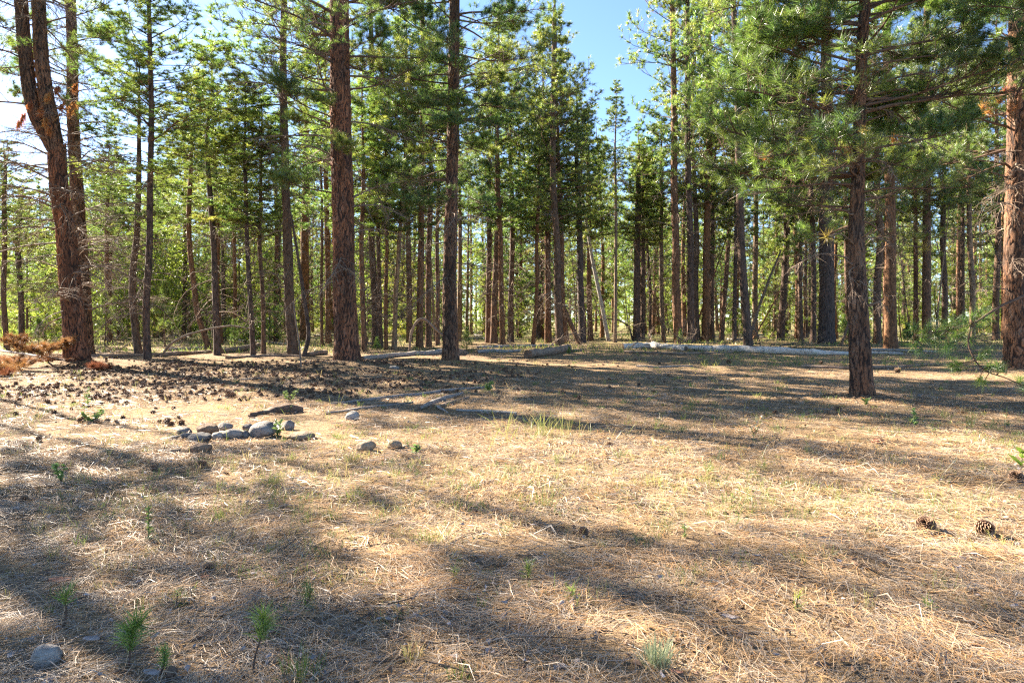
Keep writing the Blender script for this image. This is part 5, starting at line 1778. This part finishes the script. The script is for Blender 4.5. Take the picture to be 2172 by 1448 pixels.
# fine thin stalks
n = 700
pys = HY + 80 + rng.random(n) ** 1.5 * 400; pxs = rng.uniform(0, 2172, n)
d = CH * F / (pys - HY); X = (pxs - CX) / F * d
blades(g, X, d, 3, rng.uniform(0.10, 0.28, n), np.full(n, 0.02), np.full(n, 0.0022) * np.clip(d / 5, 0.8, 2.4), np.clip(rng.normal(0.6, 0.25, n), 0, 1))
# the taller stand in the middle
X_, Y_0, _z = px(1150, 925)
m_ = 26
X = X_ + rng.normal(0, 0.28, m_); d = Y_0 + rng.normal(0, 0.35, m_)
blades(g, X, d, 6, rng.uniform(0.25, 0.5, m_), np.full(m_, 0.03), np.full(m_, 0.004), np.full(m_, 0.55))
# grass along the white log and by the right pine
n = 260
pxs = rng.uniform(1480, 2120, n); pys = rng.uniform(748, 778, n); d = CH * F / (pys - HY); X = (pxs - CX) / F * d
blades(g, X, d, 10, rng.uniform(0.10, 0.26, n), np.full(n, 0.05), np.full(n, 0.009), np.clip(rng.normal(0.4, 0.2, n), 0, 1))
# meadow grass between and beyond the trunks
n = 5200
d = 27 * (105 / 27) ** rng.random(n); X = rng.uniform(-0.85, 0.85, n) * d
kp = rng.random(n) < np.clip(fbm(X * 0.22 + 5, d * 0.22, 3) * 3.2 - 0.9, 0.04, 1)
X, d = X[kp], d[kp]; n = len(X)
blades(g, X, d, 8, rng.uniform(0.12, 0.40, n), rng.uniform(0.1, 0.4, n), 0.0035 * d ** 0.55, np.clip(rng.normal(0.38, 0.2, n), 0, 1))
tag(ob('grass', g.mesh('grass', ['grass'])), 'thin yellow-green grass sprouting in patches across the clearing', 'grass', None, 'stuff')


def grass_clump(label, x_, y_, h_, n, mn, spread=0.05, lean=0.35, wid=0.003, tint=0.6):
    X, Y, Z = px(x_, y_)
    b = Buf()
    H = h_ / F * Y
    o_ = rng.normal(0, spread, (n, 3)); o_[:, 2] = 0
    D = np.stack([o_[:, 0] * 6 + rng.normal(0, lean, n) * 0.5, o_[:, 1] * 6 + rng.normal(0, lean, n) * 0.5, np.ones(n)], -1)
    needles(b, o_, D, H * rng.uniform(0.5, 1.1, n), wid, 0, np.clip(rng.normal(tint, 0.2, n), 0, 1), 0.12, True)
    tag(ob('grass_clump', b.mesh('grass_clump', [mn]), None, (X, Y, Z)), label, 'grass clump', 'separate grass clumps')


for rec in (
    ('pale blue-green fountain of fine grass in the front right of centre', 1392, 1408, 74, 150, 'palegrass', 0.026, 0.5, 0.003, 0.5),
    ('yellow dry grass clump in the front left of centre', 875, 1398, 52, 40, 'grass', 0.022, 0.4, 0.003, 0.85),
    ('green grass sprig at the bottom left of centre', 640, 1440, 75, 60, 'grass', 0.03, 0.35, 0.003, 0.3),
    ('bright dry tuft with fanned blades right of centre', 1385, 1028, 34, 60, 'grass', 0.05, 0.6, 0.004, 0.75),
    ('green grass sprigs with upright blades in the centre sunlight', 1150, 1075, 50, 50, 'grass', 0.05, 0.3, 0.0035, 0.4),
    ('low olive tuft left of the upright centre sprigs', 915, 1150, 34, 70, 'grass', 0.05, 0.5, 0.0035, 0.5),
    ('leaning yellow-green tuft in the left foreground sunlight', 460, 1105, 34, 34, 'grass', 0.035, 0.7, 0.004, 0.45),
    ('dry yellow tuft in sunlight at the lower right', 1700, 1190, 30, 60, 'grass', 0.045, 0.5, 0.003, 0.8),
    ('olive green tuft at centre left of the picture middle', 745, 1055, 26, 60, 'grass', 0.05, 0.4, 0.0035, 0.25),
    ('small green tuft in the sunlit middle left of centre', 985, 1075, 26, 50, 'grass', 0.05, 0.4, 0.0035, 0.3),
    ('pale dry tuft left of the slanted tan stone', 745, 980, 30, 40, 'grass', 0.04, 0.4, 0.004, 0.8),
    ('fresh green blades at the right in the nearest trunk shade', 1610 + 447, 905, 50, 16, 'grass', 0.03, 0.25, 0.004, 0.1),
    ('fresh green blades left of the nearest trunk in the stripes', 1652, 920, 30, 20, 'grass', 0.03, 0.3, 0.005, 0.1),
    ('upright green blades left of the stripes below the white log', 1465, 870, 32, 24, 'grass', 0.04, 0.3, 0.005, 0.25),
    ('green grass blades at lower left front by the bottom edge', 970, 1440, 40, 40, 'grass', 0.025, 0.4, 0.0025, 0.3),
):
    grass_clump(*rec)


def seedling(label, x_, y_, h_, spread_h, per, n_t, bare=0.45, mn='young', lean=0.0):
    X, Y, Z = px(x_, y_)
    H = h_ / F * Y
    e = empty('pine_seedling', (X, Y, Z), label, 'seedling', 'pine seedlings')
    w, f = Buf(), Buf()
    s = np.linspace(0, 1, 7)
    P = np.stack([lean * H * s ** 1.5 + 0.05 * H * np.sin(5 * s + H * 40), 0.06 * H * np.sin(3 * s), (H * 0.88) * s], -1)
    tubes(w, P, 0.0045 * (1 - 0.5 * s), 5)
    t = np.linspace(bare, 1, n_t)
    C = interp_sp(P, t)
    A = np.repeat(np.array([[lean * 0.5, 0, 1.0]]), n_t, 0) + rng.normal(0, 0.28, (n_t, 3))
    tufts(f, C, A, per, spread_h / F * Y, 0.0026, 0, np.clip(rng.normal(0.45, 0.15, n_t), 0, 1), 0.62, back=0.02, two=True)
    ob('stem', w.mesh('stem', ['twig']), e)
    ob('needles', f.mesh('needles', [mn]), e)


for rec in (
    ('full green pine seedling leaning right at the bottom left', 268, 1412, 108, 52, 34, 7, 0.42, 'young', 0.22),
    ('tallest pine seedling, bare below with a green tuft, bottom left of centre', 543, 1432, 145, 46, 26, 6, 0.62, 'young', 0.06),
    ('small pine seedling beside the little brown stone at the bottom', 345, 1432, 62, 26, 20, 5, 0.4, 'young', 0.0),
    ('sunlit pine seedling at the shade edge, third from the left', 650, 1292, 50, 40, 20, 3, 0.3, 'young', 0.15),
    ('dull pine seedling rising from a dead stub at the lower left', 132, 1330, 84, 36, 22, 3, 0.7, 'young', 0.15),
    ('tiny green seedling in the foreground shade left of centre', 963, 1234, 28, 22, 20, 2, 0.2, 'young', 0.0),
    ('tiny green seedling in the shade at centre, right of another', 1121, 1228, 34, 26, 22, 3, 0.2, 'young', 0.0),
    ('tiny bright seedling at the shade edge right of centre', 1211, 1275, 26, 22, 20, 2, 0.2, 'young', 0.0),
    ('thin dull seedling growing by the knotty fallen twig', 1968, 1304, 28, 28, 14, 2, 0.3, 'needles', 0.0),
    ('dark green seedling in the lower right shade', 1692, 1292, 32, 24, 18, 2, 0.2, 'needles', 0.0),
    ('tiny seedling at the middle right left of the sunny band', 1502, 1012, 18, 16, 20, 2, 0.2, 'young', 0.0),
    ('reddish-stemmed seedling in the sun right of centre', 1388, 928, 34, 22, 18, 2, 0.7, 'young', 0.2),
    ('tiny green seedling left of the two foreground cones', 1452, 1138, 22, 16, 20, 2, 0.2, 'young', 0.0),
    ('tiny dark seedling at centre right in light shade', 1553, 1068, 20, 18, 16, 2, 0.2, 'needles', 0.0),
    ('bright green sprout at the lower left between two seedlings', 375, 1288, 34, 24, 6, 2, 0.2, 'young', 0.0),
):
    seedling(*rec)


def herb(label, x_, y_, h_, n, leaf, mn='herb', stems=1, W=0.25):
    X, Y, Z = px(x_, y_)
    H = h_ / F * Y
    e = empty('leafy_plant', (X, Y, Z), label, 'plant', 'leafy herbs')
    w, f = Buf(), Buf()
    s = np.linspace(0, 1, 7)
    for k in range(stems):
        a = rng.uniform(0, 6.28)
        P = np.stack([W * H * np.cos(a) * s * (stems > 1), W * H * np.sin(a) * s * (stems > 1), H * s * rng.uniform(0.7, 1)], -1)
        tubes(w, P, 0.003 * (1.2 - 0.6 * s), 4)
        t = rng.uniform(0.1, 1, n)
        C = interp_sp(P, t)
        aa = rng.uniform(0, 6.28, n)
        D = np.stack([np.cos(aa), np.sin(aa), rng.uniform(0.2, 0.9, n)], -1)
        L = leaf / F * Y
        needles(f, C, D, L * rng.uniform(0.6, 1.1, n) * (1.2 - 0.5 * t), L * 0.3, 0, np.clip(rng.normal(0.5, 0.2, n), 0, 1), 0.1, True)
    ob('stem', w.mesh('stem', ['herb']), e)
    ob('leaves', f.mesh('leaves', [mn]), e)


for rec in (
    ('slender upright leafy weed at the left of the foreground', 315, 1152, 92, 46, 14),
    ('bright broad-leaved plant cut by the right edge', 2168, 992, 48, 9, 30, 'broadleaf'),
    ('tall pale weed among cones at the left', 186, 860, 38, 30, 10),
    ('spreading grey-green weed left of the stone ring', 196, 895, 26, 14, 14, 'herb', 5, 0.8),
    ('sunlit bushy weed left below the stone ring', 130, 1022, 44, 20, 14, 'herb', 3, 0.3),
    ('light green weed beside the right end of the stone ring', 592, 928, 44, 30, 12, 'herb', 2, 0.2),
    ('feathery weed behind the rotten wood chunk', 615, 850, 26, 14, 10, 'herb', 4, 0.7),
    ('small leafy weed right of the rounded tan stone', 880, 965, 20, 12, 16, 'herb', 2, 0.5),
    ('pale weed at the end of the longest grey stick', 1034, 830, 24, 14, 12, 'herb', 3, 0.4),
    ('green weed at the foot of the nearest trunk in shade', 1835, 860, 16, 10, 12, 'herb', 3, 0.6),
    ('thin-leaved weed in the shade far right of the nearest trunk', 1940, 905, 40, 20, 12, 'herb', 2, 0.3),
    ('brown dry weed stalks in the sun left of the red stone', 1600, 925, 50, 20, 8, 'litter', 6, 0.4),
):
    herb(*rec)
